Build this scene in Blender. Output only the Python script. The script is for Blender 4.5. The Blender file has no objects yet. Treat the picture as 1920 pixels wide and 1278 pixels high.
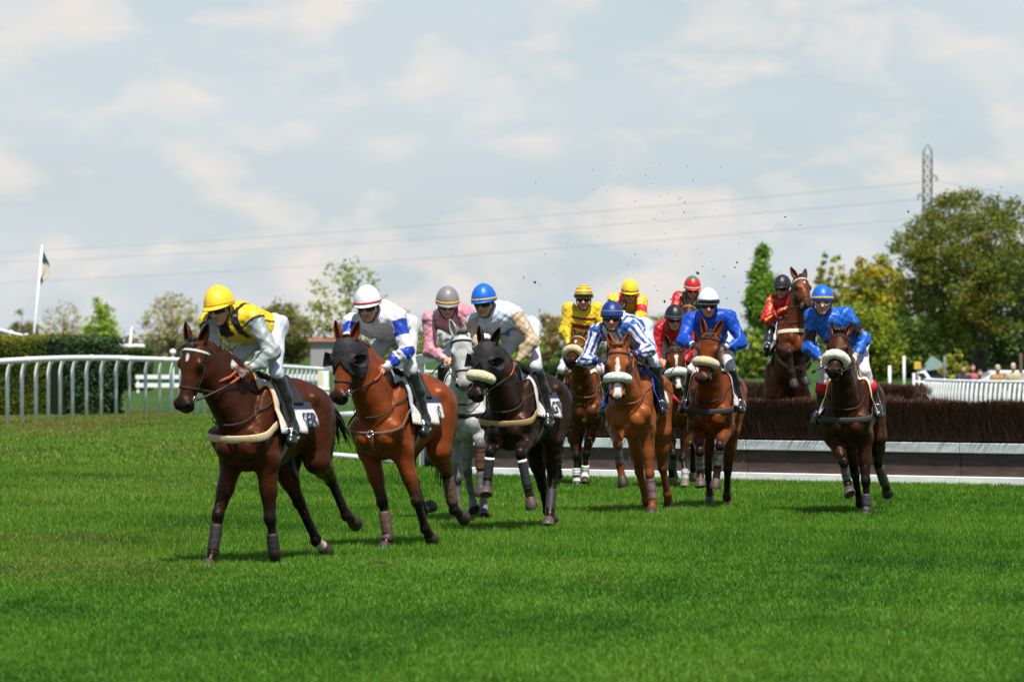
import bpy, math, random
import numpy as np
from mathutils import Vector, Matrix

random.seed(7)
C = bpy.context.scene
COL = C.collection
V = lambda *a: np.array(a, dtype=float)

# ---------------------------------------------------------------- camera, sky, sun, exposure
FPX, CAMH, U0, V0 = 8000.0, 1.9, 960.0, 650.0        # focal length in photo pixels, eye height, principal column, horizon row
cam_d = bpy.data.cameras.new('camera')
cam = bpy.data.objects.new('camera', cam_d); COL.objects.link(cam)
cam.location = (0, 0, CAMH); cam.rotation_euler = (math.radians(90), 0, 0)
cam_d.sensor_width = 36.0; cam_d.lens = FPX / 1920 * 36
cam_d.shift_y = (V0 - 639.0) / 1920
cam_d.clip_start = 1.0; cam_d.clip_end = 6000
cam_d.dof.use_dof = True; cam_d.dof.focus_distance = 44.5; cam_d.dof.aperture_fstop = 4.2
C.camera = cam

TO_SUN = Vector((0.13, -0.44, 0.87)).normalized()
world = bpy.data.worlds.new('World'); C.world = world; world.use_nodes = True
nt = world.node_tree; N = nt.nodes; N.clear()
out = N.new('ShaderNodeOutputWorld'); bg = N.new('ShaderNodeBackground'); bg.inputs['Strength'].default_value = 0.08
sky = N.new('ShaderNodeTexSky'); sky.sky_type = 'NISHITA'; sky.sun_disc = False
sky.sun_elevation = math.asin(TO_SUN.z); sky.sun_rotation = math.atan2(TO_SUN.x, TO_SUN.y)
sky.altitude = 50; sky.air_density = 1.0; sky.dust_density = 1.2; sky.ozone_density = 1.0
tc = N.new('ShaderNodeTexCoord')
mp = N.new('ShaderNodeMapping'); mp.inputs['Scale'].default_value = (40, 40, 84)
no = N.new('ShaderNodeTexNoise'); no.inputs['Scale'].default_value = 1.0; no.inputs['Detail'].default_value = 8; no.inputs['Roughness'].default_value = 0.48
no.inputs['Distortion'].default_value = 0.35
mp.inputs['Location'].default_value = (3.1, 5.7, 1.3)
rp = N.new('ShaderNodeValToRGB'); rp.color_ramp.elements[0].position = 0.46; rp.color_ramp.elements[1].position = 0.68
mp2 = N.new('ShaderNodeMapping'); mp2.inputs['Scale'].default_value = (9, 9, 34); mp2.inputs['Location'].default_value = (1.2, 0.4, 7.7)
no2 = N.new('ShaderNodeTexNoise'); no2.inputs['Scale'].default_value = 1.0; no2.inputs['Detail'].default_value = 3
rp2 = N.new('ShaderNodeValToRGB'); rp2.color_ramp.elements[0].position = 0.35; rp2.color_ramp.elements[1].position = 0.7
mixv = N.new('ShaderNodeMix'); mixv.data_type = 'RGBA'       # a thin veil of high cloud over the blue
mixv.inputs['Factor'].default_value = 0.78; mixv.inputs['B'].default_value = (5.2, 6.1, 6.7, 1)
mix1 = N.new('ShaderNodeMix'); mix1.data_type = 'RGBA'; mix1.inputs['B'].default_value = (6.3, 6.75, 7.1, 1)
mix2 = N.new('ShaderNodeMix'); mix2.data_type = 'RGBA'; mix2.inputs['B'].default_value = (7.8, 7.2, 6.7, 1)
mu = N.new('ShaderNodeMath'); mu.operation = 'MULTIPLY'; mu.inputs[1].default_value = 0.75
mu2 = N.new('ShaderNodeMath'); mu2.operation = 'MULTIPLY'; mu2.inputs[1].default_value = 0.80
L = nt.links.new
L(tc.outputs['Generated'], mp.inputs['Vector']); L(mp.outputs['Vector'], no.inputs['Vector']); L(no.outputs['Fac'], rp.inputs['Fac'])
L(tc.outputs['Generated'], mp2.inputs['Vector']); L(mp2.outputs['Vector'], no2.inputs['Vector']); L(no2.outputs['Fac'], rp2.inputs['Fac'])
L(sky.outputs['Color'], mixv.inputs['A']); L(mixv.outputs['Result'], mix1.inputs['A'])
L(rp2.outputs['Color'], mu.inputs[0]); L(mu.outputs[0], mix1.inputs['Factor'])
L(mix1.outputs['Result'], mix2.inputs['A']); L(rp.outputs['Color'], mu2.inputs[0]); L(mu2.outputs[0], mix2.inputs['Factor'])
sepz = N.new('ShaderNodeSeparateXYZ'); L(tc.outputs['Generated'], sepz.inputs['Vector'])
elv = N.new('ShaderNodeMapRange'); elv.inputs['From Min'].default_value = 0.09; elv.inputs['From Max'].default_value = 0.40; elv.inputs['To Min'].default_value = 1.0; elv.inputs['To Max'].default_value = 0.08
L(sepz.outputs['Z'], elv.inputs['Value'])
mixe = N.new('ShaderNodeMix'); mixe.data_type = 'RGBA'; L(sky.outputs['Color'], mixe.inputs['A']); L(mix2.outputs['Result'], mixe.inputs['B']); L(elv.outputs['Result'], mixe.inputs['Factor'])   # bluer and deeper overhead
L(mixe.outputs['Result'], bg.inputs['Color']); L(bg.outputs['Background'], out.inputs['Surface'])

sun_d = bpy.data.lights.new('sun', 'SUN'); sun_d.energy = 4.9; sun_d.angle = math.radians(0.5); sun_d.color = (1.0, 0.94, 0.86)
sun = bpy.data.objects.new('sun', sun_d); COL.objects.link(sun); sun.location = (20, -20, 60)
sun.rotation_euler = TO_SUN.to_track_quat('Z', 'Y').to_euler()
vs = C.view_settings
C.display_settings.display_device = 'sRGB'
vs.view_transform = 'Standard'; vs.look = 'None'; vs.gamma = 1.0; vs.exposure = 0.5; vs.use_curve_mapping = False
C.cycles.max_bounces = 6; C.cycles.transparent_max_bounces = 6; C.cycles.use_denoising = True

def ray(u, v):
    return V((u - U0) / FPX, 1.0, -(v - V0) / FPX)
def at(u, v, d):
    return V(0, 0, CAMH) + ray(u, v) * d
def proj(P):
    return (U0 + FPX * P[0] / P[1], V0 - FPX * (P[2] - CAMH) / P[1])
def nrm(a):
    a = np.asarray(a, float); return a / max(np.linalg.norm(a), 1e-9)

# ---------------------------------------------------------------- object helpers
def tag(o, label=None, cat=None, group=None, kind=None):
    if label: o['label'] = label
    if cat: o['category'] = cat
    if group: o['group'] = group
    if kind: o['kind'] = kind
    return o
def empty(name, loc, label, cat, group=None):
    o = bpy.data.objects.new(name, None); COL.objects.link(o); o.location = tuple(loc); o.empty_display_size = 0.2
    return tag(o, label, cat, group)
def root_loc(p):
    while p.parent is not None: p = p.parent
    return np.array(p.location)
def mesh_obj(name, verts, faces, mat, parent=None, smooth=True, col=None, base=None):
    """faces: (n,3)/(n,4) array or list of tuples. verts in world space."""
    verts = np.asarray(verts, dtype=np.float64)
    me = bpy.data.meshes.new(name)
    off = root_loc(parent) if parent is not None else (np.asarray(base, float) if base is not None else np.zeros(3))
    vv = (verts - off).astype(np.float32)
    me.vertices.add(len(vv)); me.vertices.foreach_set('co', vv.ravel())
    if isinstance(faces, np.ndarray):
        k = faces.shape[1]; nf = len(faces)
        me.loops.add(nf * k); me.loops.foreach_set('vertex_index', faces.astype(np.int32).ravel())
        me.polygons.add(nf); me.polygons.foreach_set('loop_start', np.arange(0, nf * k, k, dtype=np.int32))
    else:
        nf = len(faces); tot = [len(f) for f in faces]
        me.loops.add(sum(tot)); me.loops.foreach_set('vertex_index', np.array([i for f in faces for i in f], dtype=np.int32))
        st = np.zeros(nf, dtype=np.int32); st[1:] = np.cumsum(tot)[:-1]
        me.polygons.add(nf); me.polygons.foreach_set('loop_start', st)
    me.update(calc_edges=True)
    me.polygons.foreach_set('use_smooth', np.full(nf, bool(smooth)))
    if col is not None:
        at_ = me.color_attributes.new('tint', 'FLOAT_COLOR', 'POINT')
        cc = np.ones((len(vv), 4), np.float32); cc[:, :3] = col
        at_.data.foreach_set('color', cc.ravel())
    if mat is not None: me.materials.append(mat)
    o = bpy.data.objects.new(name, me); COL.objects.link(o)
    if parent is not None:
        o.parent = parent
    elif base is not None:
        o.location = tuple(base)
    return o

class MB:
    def __init__(s): s.v = []; s.f = []; s.c = []
    def add(s, verts, faces, col=None):
        b = len(s.v); s.v += [tuple(p) for p in verts]; s.f += [tuple(b + i for i in f) for f in faces]
        if col is not None: s.c += [tuple(col)] * len(verts)
        return s
    def tube(s, pts, rad, n=8, cap=True, col=None, up=None, flat=1.0):
        pts = [np.asarray(p, float) for p in pts]; m = len(pts)
        if not hasattr(rad, '__len__'): rad = [rad] * m
        ref = np.asarray(up, float) if up is not None else None
        vs_, fs = [], []; prev = None
        for i in range(m):
            t = nrm(pts[min(i + 1, m - 1)] - pts[max(i - 1, 0)])
            if ref is not None: a = ref
            elif prev is not None: a = prev
            else: a = V(0, 0, 1) if abs(t[2]) < 0.9 else V(1, 0, 0)
            x = nrm(a - t * np.dot(a, t)); y = np.cross(t, x); prev = x
            for k in range(n):
                w = 2 * math.pi * k / n
                vs_.append(pts[i] + (x * math.cos(w) + y * math.sin(w) * flat) * rad[i])
        for i in range(m - 1):
            for k in range(n):
                a, b = i * n + k, i * n + (k + 1) % n
                fs.append((a, b, b + n, a + n))
        if cap: fs += [tuple(range(n - 1, -1, -1)), tuple((m - 1) * n + k for k in range(n))]
        return s.add(vs_, fs, col)
    def box(s, c, sz, R=None, col=None, bev=0.0):
        R = np.eye(3) if R is None else R
        h = np.asarray(sz, float) / 2; c = np.asarray(c, float)
        if bev <= 0:
            vs_ = [c + R @ (h * V(x, y, z)) for x in (-1, 1) for y in (-1, 1) for z in (-1, 1)]
            return s.add(vs_, [(0, 1, 3, 2), (4, 6, 7, 5), (0, 4, 5, 1), (2, 3, 7, 6), (0, 2, 6, 4), (1, 5, 7, 3)], col)
        # chamfered box: three shrunken slabs' corners
        vs_ = []; idx = {}
        for ax in range(3):
            for x in (-1, 1):
                for y in (-1, 1):
                    for z in (-1, 1):
                        q = h * V(x, y, z); d = np.full(3, bev); d[ax] = 0
                        idx[(ax, x, y, z)] = len(vs_); vs_.append(c + R @ (q - d * V(x, y, z)))
        fs = []
        for ax in range(3):
            o1, o2 = (ax + 1) % 3, (ax + 2) % 3
            for sg in (-1, 1):
                q = []
                for p1, p2 in ((-1, -1), (1, -1), (1, 1), (-1, 1)):
                    k = [0, 0, 0]; k[ax] = sg; k[o1] = p1; k[o2] = p2; q.append(idx[(ax, *k)])
                fs.append(tuple(q if sg > 0 else q[::-1]))
            for s1 in (-1, 1):
                for s2 in (-1, 1):
                    k1 = [0, 0, 0]; k1[o1] = s1; k1[o2] = s2; k2 = list(k1); k1[ax] = -1; k2[ax] = 1
                    fs.append((idx[(o1, *k1)], idx[(o1, *k2)], idx[(o2, *k2)], idx[(o2, *k1)]))
        for x in (-1, 1):
            for y in (-1, 1):
                for z in (-1, 1): fs.append((idx[(0, x, y, z)], idx[(1, x, y, z)], idx[(2, x, y, z)]))
        return s.add(vs_, fs, col)
    def grid(s, P, col=None, closed=False):
        """P (m,n,3) grid of points"""
        m, n = P.shape[:2]; fs = []
        for i in range(m - 1):
            for j in range(n if closed else n - 1):
                j2 = (j + 1) % n
                fs.append((i * n + j, i * n + j2, (i + 1) * n + j2, (i + 1) * n + j))
        return s.add(P.reshape(-1, 3), fs, col)
    def ball(s, c, r, R=None, n=10, m=7, col=None):
        R = np.eye(3) if R is None else R
        r = np.full(3, r) if not hasattr(r, '__len__') else np.asarray(r, float)
        P = np.array([[np.asarray(c) + R @ (r * V(math.sin(th) * math.cos(ph), math.sin(th) * math.sin(ph), math.cos(th)))
              for ph in [2 * math.pi * k / n for k in range(n)]] for th in [math.pi * (i + 0.02) / (m + 0.04) for i in range(m + 1)]])
        return s.grid(P, col, True)
    def build(s, name, mat, parent=None, smooth=True, base=None):
        return mesh_obj(name, s.v, s.f, mat, parent, smooth, np.array(s.c) if s.c and len(s.c) == len(s.v) else None, base)

# ---------------------------------------------------------------- materials
def mat(name, color=(0.5, 0.5, 0.5), rough=0.6, spec=0.4, tint=False, noise=0.0, nscale=20.0, bump=0.0, bscale=40.0,
        sheen=0.0, metal=0.0, stretch=None, coat=0.0, trans=0.0, spt=None, rvar=0.0):
    m = bpy.data.materials.new(name); m.use_nodes = True; t = m.node_tree; n = t.nodes; l = t.links.new
    p = n['Principled BSDF']
    p.inputs['Base Color'].default_value = (*color, 1); p.inputs['Roughness'].default_value = rough
    p.inputs['Specular IOR Level'].default_value = spec; p.inputs['Metallic'].default_value = metal
    p.inputs['Sheen Weight'].default_value = sheen; p.inputs['Coat Weight'].default_value = coat
    tcx = n.new('ShaderNodeTexCoord'); src = tcx.outputs['Object']
    if stretch:
        mpx = n.new('ShaderNodeMapping'); mpx.inputs['Scale'].default_value = stretch; l(src, mpx.inputs['Vector']); src = mpx.outputs['Vector']
    if spt: p.inputs['Specular Tint'].default_value = (*spt, 1)
    csock = None
    if rvar > 0:
        rx = n.new('ShaderNodeTexNoise'); rx.inputs['Scale'].default_value = 6; rx.inputs['Detail'].default_value = 8; rx.inputs['Roughness'].default_value = 0.7; l(src, rx.inputs['Vector'])
        rm = n.new('ShaderNodeMapRange'); rm.inputs['From Min'].default_value = 0.35; rm.inputs['From Max'].default_value = 0.65; rm.inputs['To Min'].default_value = rough - rvar; rm.inputs['To Max'].default_value = rough + rvar
        l(rx.outputs['Fac'], rm.inputs['Value']); l(rm.outputs['Result'], p.inputs['Roughness'])
    if tint:
        a = n.new('ShaderNodeAttribute'); a.attribute_name = 'tint'; csock = a.outputs['Color']
    if noise > 0:
        tx = n.new('ShaderNodeTexNoise'); tx.inputs['Scale'].default_value = nscale; tx.inputs['Detail'].default_value = 5
        l(src, tx.inputs['Vector'])
        mr = n.new('ShaderNodeMapRange'); mr.inputs['From Min'].default_value = 0.3; mr.inputs['From Max'].default_value = 0.7
        mr.inputs['To Min'].default_value = 1 - noise; mr.inputs['To Max'].default_value = 1 + noise
        l(tx.outputs['Fac'], mr.inputs['Value'])
        mx = n.new('ShaderNodeMix'); mx.data_type = 'RGBA'; mx.blend_type = 'MULTIPLY'; mx.inputs['Factor'].default_value = 1.0
        if csock is not None: l(csock, mx.inputs['A'])
        else: mx.inputs['A'].default_value = (*color, 1)
        l(mr.outputs['Result'], mx.inputs['B']); csock = mx.outputs['Result']
    if csock is not None: l(csock, p.inputs['Base Color'])
    if bump > 0:
        bx = n.new('ShaderNodeTexNoise'); bx.inputs['Scale'].default_value = bscale; bx.inputs['Detail'].default_value = 4; l(src, bx.inputs['Vector'])
        bn = n.new('ShaderNodeBump'); bn.inputs['Strength'].default_value = bump; bn.inputs['Distance'].default_value = 0.02
        l(bx.outputs['Fac'], bn.inputs['Height']); l(bn.outputs['Normal'], p.inputs['Normal'])
    if trans > 0:
        tr = n.new('ShaderNodeBsdfTranslucent'); ms = n.new('ShaderNodeMixShader'); ms.inputs['Fac'].default_value = trans
        if csock is not None: l(csock, tr.inputs['Color'])
        else: tr.inputs['Color'].default_value = (*color, 1)
        l(p.outputs['BSDF'], ms.inputs[1]); l(tr.outputs['BSDF'], ms.inputs[2]); l(ms.outputs['Shader'], n['Material Output'].inputs['Surface'])
    return m

M = {
 'coat': mat('horse_coat', rough=0.42, spec=0.24, tint=True, noise=0.26, nscale=7.0, bump=0.22, bscale=34, spt=(1.0, 0.66, 0.42), rvar=0.14),
 'coat_dapple': mat('grey_horse_coat', rough=0.5, spec=0.3, tint=True, noise=0.30, nscale=13.0, bump=0.2, bscale=30),
 'hair': mat('horse_hair', (0.012, 0.009, 0.008), rough=0.45, spec=0.4, tint=True, noise=0.3, nscale=60),
 'hoof': mat('hoof_horn', (0.07, 0.05, 0.04), rough=0.55, tint=True, noise=0.35, nscale=25),
 'eye': mat('horse_eye', (0.008, 0.005, 0.004), rough=0.08, spec=0.7),
 'leather': mat('dark_leather', (0.022, 0.013, 0.010), rough=0.45, spec=0.5),
 'leather_tan': mat('brown_leather', (0.16, 0.075, 0.035), rough=0.5, noise=0.25, nscale=40),
 'rubber': mat('orange_rubber_grip', (0.36, 0.07, 0.02), rough=0.7),
 'steel': mat('bit_steel', (0.6, 0.6, 0.6), rough=0.25, metal=1.0),
 'fleece': mat('sheepskin', (0.66, 0.56, 0.38), rough=0.95, spec=0.1, tint=True, noise=0.25, nscale=70, bump=0.9, bscale=90, sheen=0.5),
 'web': mat('webbing', (0.5, 0.4, 0.24), rough=0.8, tint=True, noise=0.15, nscale=50, bump=0.2, bscale=150),
 'cloth': mat('saddle_cloth', (0.72, 0.70, 0.68), rough=0.85, tint=True, noise=0.1, nscale=20, bump=0.3, bscale=30),
 'letter': mat('cloth_lettering', (0.03, 0.035, 0.07), rough=0.8),
 'hood': mat('black_hood', (0.012, 0.012, 0.014), rough=0.75, noise=0.3, nscale=25, bump=0.5, bscale=30),
 'boot_leg': mat('leg_boot', rough=0.6, tint=True, noise=0.3, nscale=30, bump=0.3, bscale=60),
 'skin': mat('skin', (0.45, 0.22, 0.15), rough=0.5, spec=0.4, tint=True, noise=0.12, nscale=25),
 'silk': mat('racing_silk', rough=0.42, spec=0.38, tint=True, noise=0.10, nscale=9, bump=0.22, bscale=26, stretch=(1.0, 1.8, 0.7)),
 'breeches': mat('white_breeches', (0.72, 0.72, 0.76), rough=0.75, tint=True, noise=0.07, nscale=15, bump=0.25, bscale=30),
 'riding_boot': mat('riding_boot', (0.016, 0.017, 0.02), rough=0.22, spec=0.6, noise=0.4, nscale=18, bump=0.12, bscale=25),
 'cap': mat('cap_silk', rough=0.40, spec=0.4, tint=True, noise=0.08, nscale=14, bump=0.10, bscale=30),
 'lens': mat('goggle_lens', (0.006, 0.006, 0.008), rough=0.07, spec=0.8),
 'lens_red': mat('goggle_lens_red', (0.16, 0.008, 0.006), rough=0.1, spec=0.8),
 'black': mat('black_rubber', (0.012, 0.012, 0.013), rough=0.5),
 'glove': mat('glove', (0.02, 0.02, 0.024), rough=0.7, tint=True, noise=0.2),
 'plastic': mat('white_plastic_rail', (0.84, 0.85, 0.86), rough=0.4, noise=0.06, nscale=4),
 'shaded_white': mat('white_paint_shaded', (0.46, 0.51, 0.53), rough=0.5, noise=0.22, nscale=2.5, stretch=(1, 1, 6)),  # guard rail's white paint, greyed so its shade sits in the colour
 'white_paint': mat('white_paint', (0.72, 0.74, 0.74), rough=0.5, noise=0.14, nscale=3, bump=0.05, stretch=(1, 1, 6)),
 'board': mat('brown_board', (0.068, 0.044, 0.038), rough=0.6, noise=0.35, nscale=3.5, bump=0.1, bscale=30, stretch=(1, 1, 5)),
 'brush': mat('birch_brush', (0.05, 0.026, 0.02), rough=0.8, spec=0.2, tint=True),
 'leaf': mat('foliage', (0.06, 0.1, 0.02), rough=0.6, spec=0.25, tint=True, trans=0.35),
 'bark': mat('bark', (0.07, 0.055, 0.042), rough=0.9, noise=0.3, nscale=3, bump=0.5, bscale=8),
 'blade': mat('grass_blade', (0.06, 0.16, 0.02), rough=0.5, spec=0.3, tint=True, trans=0.3),
 'galv': mat('pylon_steel', (0.13, 0.14, 0.15), rough=0.5), 'wire': mat('cable_alloy', (0.30, 0.31, 0.33), rough=0.5),
 'tinted': mat('painted', rough=0.5, tint=True, noise=0.08, nscale=4),
 'glass': mat('dark_glass', (0.02, 0.025, 0.03), rough=0.1, spec=0.7),
 'earth': mat('turf_clod', (0.045, 0.030, 0.014), rough=0.95, noise=0.4, nscale=60),
 'cloth_wear': mat('clothing', rough=0.8, tint=True, noise=0.1, nscale=10),
}

# ---------------------------------------------------------------- smooth distance fields
class SDF:
    def __init__(s): s.p = []
    def cone(s, a, b, ra, rb, k=0.04, d=(0, 0), sub=False):
        s.p.append(('c', np.asarray(a, float), np.asarray(b, float), ra, rb, k, d, sub)); return s
    def ball(s, a, r, k=0.04, d=0, sub=False): return s.cone(a, a, r, r, k, (d, d), sub)
    def ell(s, c, R, r, k=0.04, d=0, sub=False):
        """R rows: the three axes"""
        s.p.append(('e', np.asarray(c, float), np.asarray(R, float), np.asarray(r, float), None, k, (d, d), sub)); return s
    @staticmethod
    def dist(pr, X, Y, Z):
        if pr[0] == 'c':
            _, a, b, ra, rb = pr[:5]; ba = b - a; L2 = float(ba @ ba)
            px, py, pz = X - a[0], Y - a[1], Z - a[2]
            if L2 < 1e-10:
                return np.sqrt(px * px + py * py + pz * pz) - ra, None
            t = np.clip((px * ba[0] + py * ba[1] + pz * ba[2]) / L2, 0, 1)
            px, py, pz = px - t * ba[0], py - t * ba[1], pz - t * ba[2]
            return np.sqrt(px * px + py * py + pz * pz) - (ra + t * (rb - ra)), t
        _, c, R, r = pr[:4]
        px, py, pz = X - c[0], Y - c[1], Z - c[2]
        q = [R[i, 0] * px + R[i, 1] * py + R[i, 2] * pz for i in range(3)]
        k0 = np.sqrt(sum((q[i] / r[i]) ** 2 for i in range(3))); k1 = np.sqrt(sum((q[i] / r[i] ** 2) ** 2 for i in range(3)))
        return k0 * (k0 - 1.0) / np.maximum(k1, 1e-6), None
    def bounds(s, pr):
        if pr[0] == 'c':
            r = max(pr[3], pr[4]); return np.minimum(pr[1], pr[2]) - r, np.maximum(pr[1], pr[2]) + r
        e = np.sqrt(((pr[2] * pr[3][:, None]) ** 2).sum(0)); return pr[1] - e, pr[1] + e
    @staticmethod
    def comb(F, d, k, sub):
        if sub:
            d = -d; h = np.maximum(k - np.abs(F - d), 0) / k; return np.maximum(F, d) + h * h * k * 0.25
        h = np.maximum(k - np.abs(F - d), 0) / k; return np.minimum(F, d) - h * h * k * 0.25
    def at(s, P):
        P = np.asarray(P, float); F = np.full(len(P), 9.0)
        for pr in s.p:
            d, _ = s.dist(pr, P[:, 0], P[:, 1], P[:, 2]); F = s.comb(F, d, pr[5], pr[7])
        return F
    def tones(s, P, soft=0.015):
        W = np.zeros(len(P)); A = np.zeros(len(P)); D = []; T = []
        for pr in s.p:
            if pr[7]: continue
            d, t = s.dist(pr, P[:, 0], P[:, 1], P[:, 2])
            v = pr[6][0] + (0 if t is None else t * (pr[6][1] - pr[6][0])); D.append(d); T.append(v + 0 * d)
        D = np.array(D); T = np.array(T); w = np.exp(-(D - D.min(0)) / soft)
        return (w * T).sum(0) / w.sum(0)
    def mesh(s, vox, disp=None):
        bs = [s.bounds(p) for p in s.p if not p[7]]
        lo = np.min([b[0] for b in bs], 0) - 3 * vox; hi = np.max([b[1] for b in bs], 0) + 3 * vox
        n = np.ceil((hi - lo) / vox).astype(int) + 1
        ax = [(lo[i] + vox * np.arange(n[i])).astype(np.float32) for i in range(3)]
        F = np.full(tuple(n), 1.0, np.float32)
        for pr in s.p:
            a, b = s.bounds(pr); k = pr[5]
            i0 = np.maximum(((a - k - 3 * vox - lo) / vox).astype(int), 0); i1 = np.minimum(((b + k + 3 * vox - lo) / vox).astype(int) + 2, n)
            if np.any(i1 <= i0): continue
            sl = tuple(slice(i0[i], i1[i]) for i in range(3))
            d, _ = s.dist(pr, ax[0][sl[0]][:, None, None], ax[1][sl[1]][None, :, None], ax[2][sl[2]][None, None, :])
            F[sl] = s.comb(F[sl], d.astype(np.float32), k, pr[7])
        if disp is not None:
            idx = np.nonzero(np.abs(F) < 0.06)
            P = np.stack([ax[i][idx[i]] for i in range(3)], 1); F[idx] += disp(P).astype(np.float32)
        return nets(F, lo, vox)

def nets(F, lo, vox):
    S = F < 0
    c = np.zeros(tuple(np.array(F.shape) - 1), np.int8)
    sl = lambda o, n: slice(o, n - 1 + o)
    offs = [(i, j, k) for i in (0, 1) for j in (0, 1) for k in (0, 1)]
    for o in offs: c += S[tuple(sl(o[i], F.shape[i]) for i in range(3))]
    act = (c > 0) & (c < 8); ids = np.full(c.shape, -1, np.int32); I = np.argwhere(act); ids[act] = np.arange(len(I))
    val = {o: F[I[:, 0] + o[0], I[:, 1] + o[1], I[:, 2] + o[2]] for o in offs}
    acc = np.zeros((len(I), 3)); cnt = np.zeros(len(I))
    for o in offs:
        for axs in range(3):
            if o[axs]: continue
            o2 = list(o); o2[axs] = 1; o2 = tuple(o2); a, b = val[o], val[o2]; m = (a < 0) != (b < 0)
            t = np.where(m, a / np.where(m, a - b, 1), 0); p = np.tile(np.array(o, float), (len(I), 1)); p[:, axs] += t
            acc += p * m[:, None]; cnt += m
    Vx = lo + vox * (I + acc / cnt[:, None])
    quads = []
    for axs in range(3):
        a = [slice(None)] * 3; b = [slice(None)] * 3; a[axs] = slice(0, -1); b[axs] = slice(1, None)
        s0 = S[tuple(a)]; ch = np.argwhere(s0 != S[tuple(b)])
        o1, o2 = (axs + 1) % 3, (axs + 2) % 3
        ok = (ch[:, o1] > 0) & (ch[:, o2] > 0) & (ch[:, o1] < c.shape[o1]) & (ch[:, o2] < c.shape[o2]); ch = ch[ok]
        def cid(d1, d2):
            q = ch.copy(); q[:, o1] -= d1; q[:, o2] -= d2; return ids[q[:, 0], q[:, 1], q[:, 2]]
        q = np.stack([cid(1, 1), cid(0, 1), cid(0, 0), cid(1, 0)], 1)
        inside = s0[ch[:, 0], ch[:, 1], ch[:, 2]]; q[~inside] = q[~inside][:, ::-1]; quads.append(q)
    Q = np.concatenate(quads)
    # a light Laplacian pass rounds the voxel steps off
    for _ in range(2):
        acc = np.zeros_like(Vx); cnt = np.zeros(len(Vx))
        for k in range(4):
            i, j = Q[:, k], Q[:, (k + 1) % 4]
            for ax_ in range(3):
                acc[:, ax_] += np.bincount(i, Vx[j, ax_], len(Vx)) + np.bincount(j, Vx[i, ax_], len(Vx))
            cnt += np.bincount(i, minlength=len(Vx)) + np.bincount(j, minlength=len(Vx))
        Vx = 0.5 * Vx + 0.5 * acc / np.maximum(cnt, 1)[:, None]
    return Vx, Q

def wob(P, freq, seed, n=6):
    r = np.random.RandomState(seed); o = np.zeros(len(P))
    for _ in range(n):
        o += np.sin(P @ (r.normal(size=3) * freq) + r.uniform(0, 6.28))
    return o / n

def cast(sdf, O, D, tmax, steps=56):
    """outermost surface hit along rays O + t D, looking inward from tmax"""
    O = np.asarray(O, float); D = np.asarray(D, float); ts = np.linspace(tmax, 0, steps)
    P = O[:, None] + D[:, None] * ts[None, :, None]; f = sdf.at(P.reshape(-1, 3)).reshape(len(O), steps)
    hit = f < 0; i = np.where(hit.any(1), hit.argmax(1), steps - 1); j = np.maximum(i - 1, 0); r = np.arange(len(O))
    f0, f1 = f[r, j], f[r, i]; w = np.where(np.abs(f0 - f1) > 1e-9, f0 / (f0 - f1 + 1e-12), 0).clip(0, 1)
    return ts[j] + (ts[i] - ts[j]) * w

def bez(a, b, c, n):
    t = np.linspace(0, 1, n)[:, None]; return (1 - t) ** 2 * a + 2 * t * (1 - t) * b + t * t * c

def perp(v, u): return nrm(v - u * np.dot(v, u))

def folds(P, freq, seed):
    """sharp cloth creases: ridges of a smooth noise"""
    return 0.42 - np.abs(wob(P, freq, seed, 5)) * 1.5

# ---------------------------------------------------------------- ground, turf, sky line
def sstep(a, b, x):
    t = np.clip((np.asarray(x, float) - a) / (b - a), 0, 1); return t * t * (3 - 2 * t)
def gz(x, y):
    return -0.55 * sstep(95, 175, y) * sstep(-11, -8, x)
def gpt(u, d):
    x = (u - U0) / FPX * d; return V(x, d, float(gz(x, d)))

def build_ground():
    ys = np.concatenate([np.linspace(-40, 90, 14), np.linspace(95, 200, 36), np.array([230, 280, 350, 450, 600, 800, 1100, 1600, 2400, 3600])])
    xs = np.concatenate([-np.array([2500, 1200, 600, 300, 150, 80, 40]), np.linspace(-24, 24, 33), np.array([40, 80, 150, 300, 600, 1200, 2500])])
    X, Y = np.meshgrid(xs, ys); P = np.stack([X, Y, gz(X, Y)], -1)
    mb = MB().grid(P)
    m = bpy.data.materials.new('turf_soil'); m.use_nodes = True; t = m.node_tree; n = t.nodes; l = t.links.new; p = n['Principled BSDF']; p.inputs['Roughness'].default_value = 0.9
    p.inputs['Specular IOR Level'].default_value = 0.15
    g = n.new('ShaderNodeNewGeometry'); a = n.new('ShaderNodeTexNoise'); a.inputs['Scale'].default_value = 0.35; a.inputs['Detail'].default_value = 6; l(g.outputs['Position'], a.inputs['Vector'])
    b = n.new('ShaderNodeTexNoise'); b.inputs['Scale'].default_value = 14; b.inputs['Detail'].default_value = 4; l(g.outputs['Position'], b.inputs['Vector'])
    r = n.new('ShaderNodeValToRGB'); e = r.color_ramp.elements; e[0].position = 0.3; e[0].color = (0.018, 0.060, 0.005, 1); e[1].position = 0.72; e[1].color = (0.055, 0.125, 0.014, 1); l(a.outputs['Fac'], r.inputs['Fac'])
    x = n.new('ShaderNodeMix'); x.data_type = 'RGBA'; x.blend_type = 'MULTIPLY'; x.inputs['Factor'].default_value = 0.7; l(r.outputs['Color'], x.inputs['A']); l(b.outputs['Color'], x.inputs['B']); 
    x2 = n.new('ShaderNodeMix'); x2.data_type = 'RGBA'; x2.inputs['Factor'].default_value = 0.4; l(x.outputs['Result'], x2.inputs['A']); l(r.outputs['Color'], x2.inputs['B']); l(x2.outputs['Result'], p.inputs['Base Color'])
    o = mb.build('ground', m); tag(o, 'green racecourse ground running out to the horizon', 'ground', None, 'structure')

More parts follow.
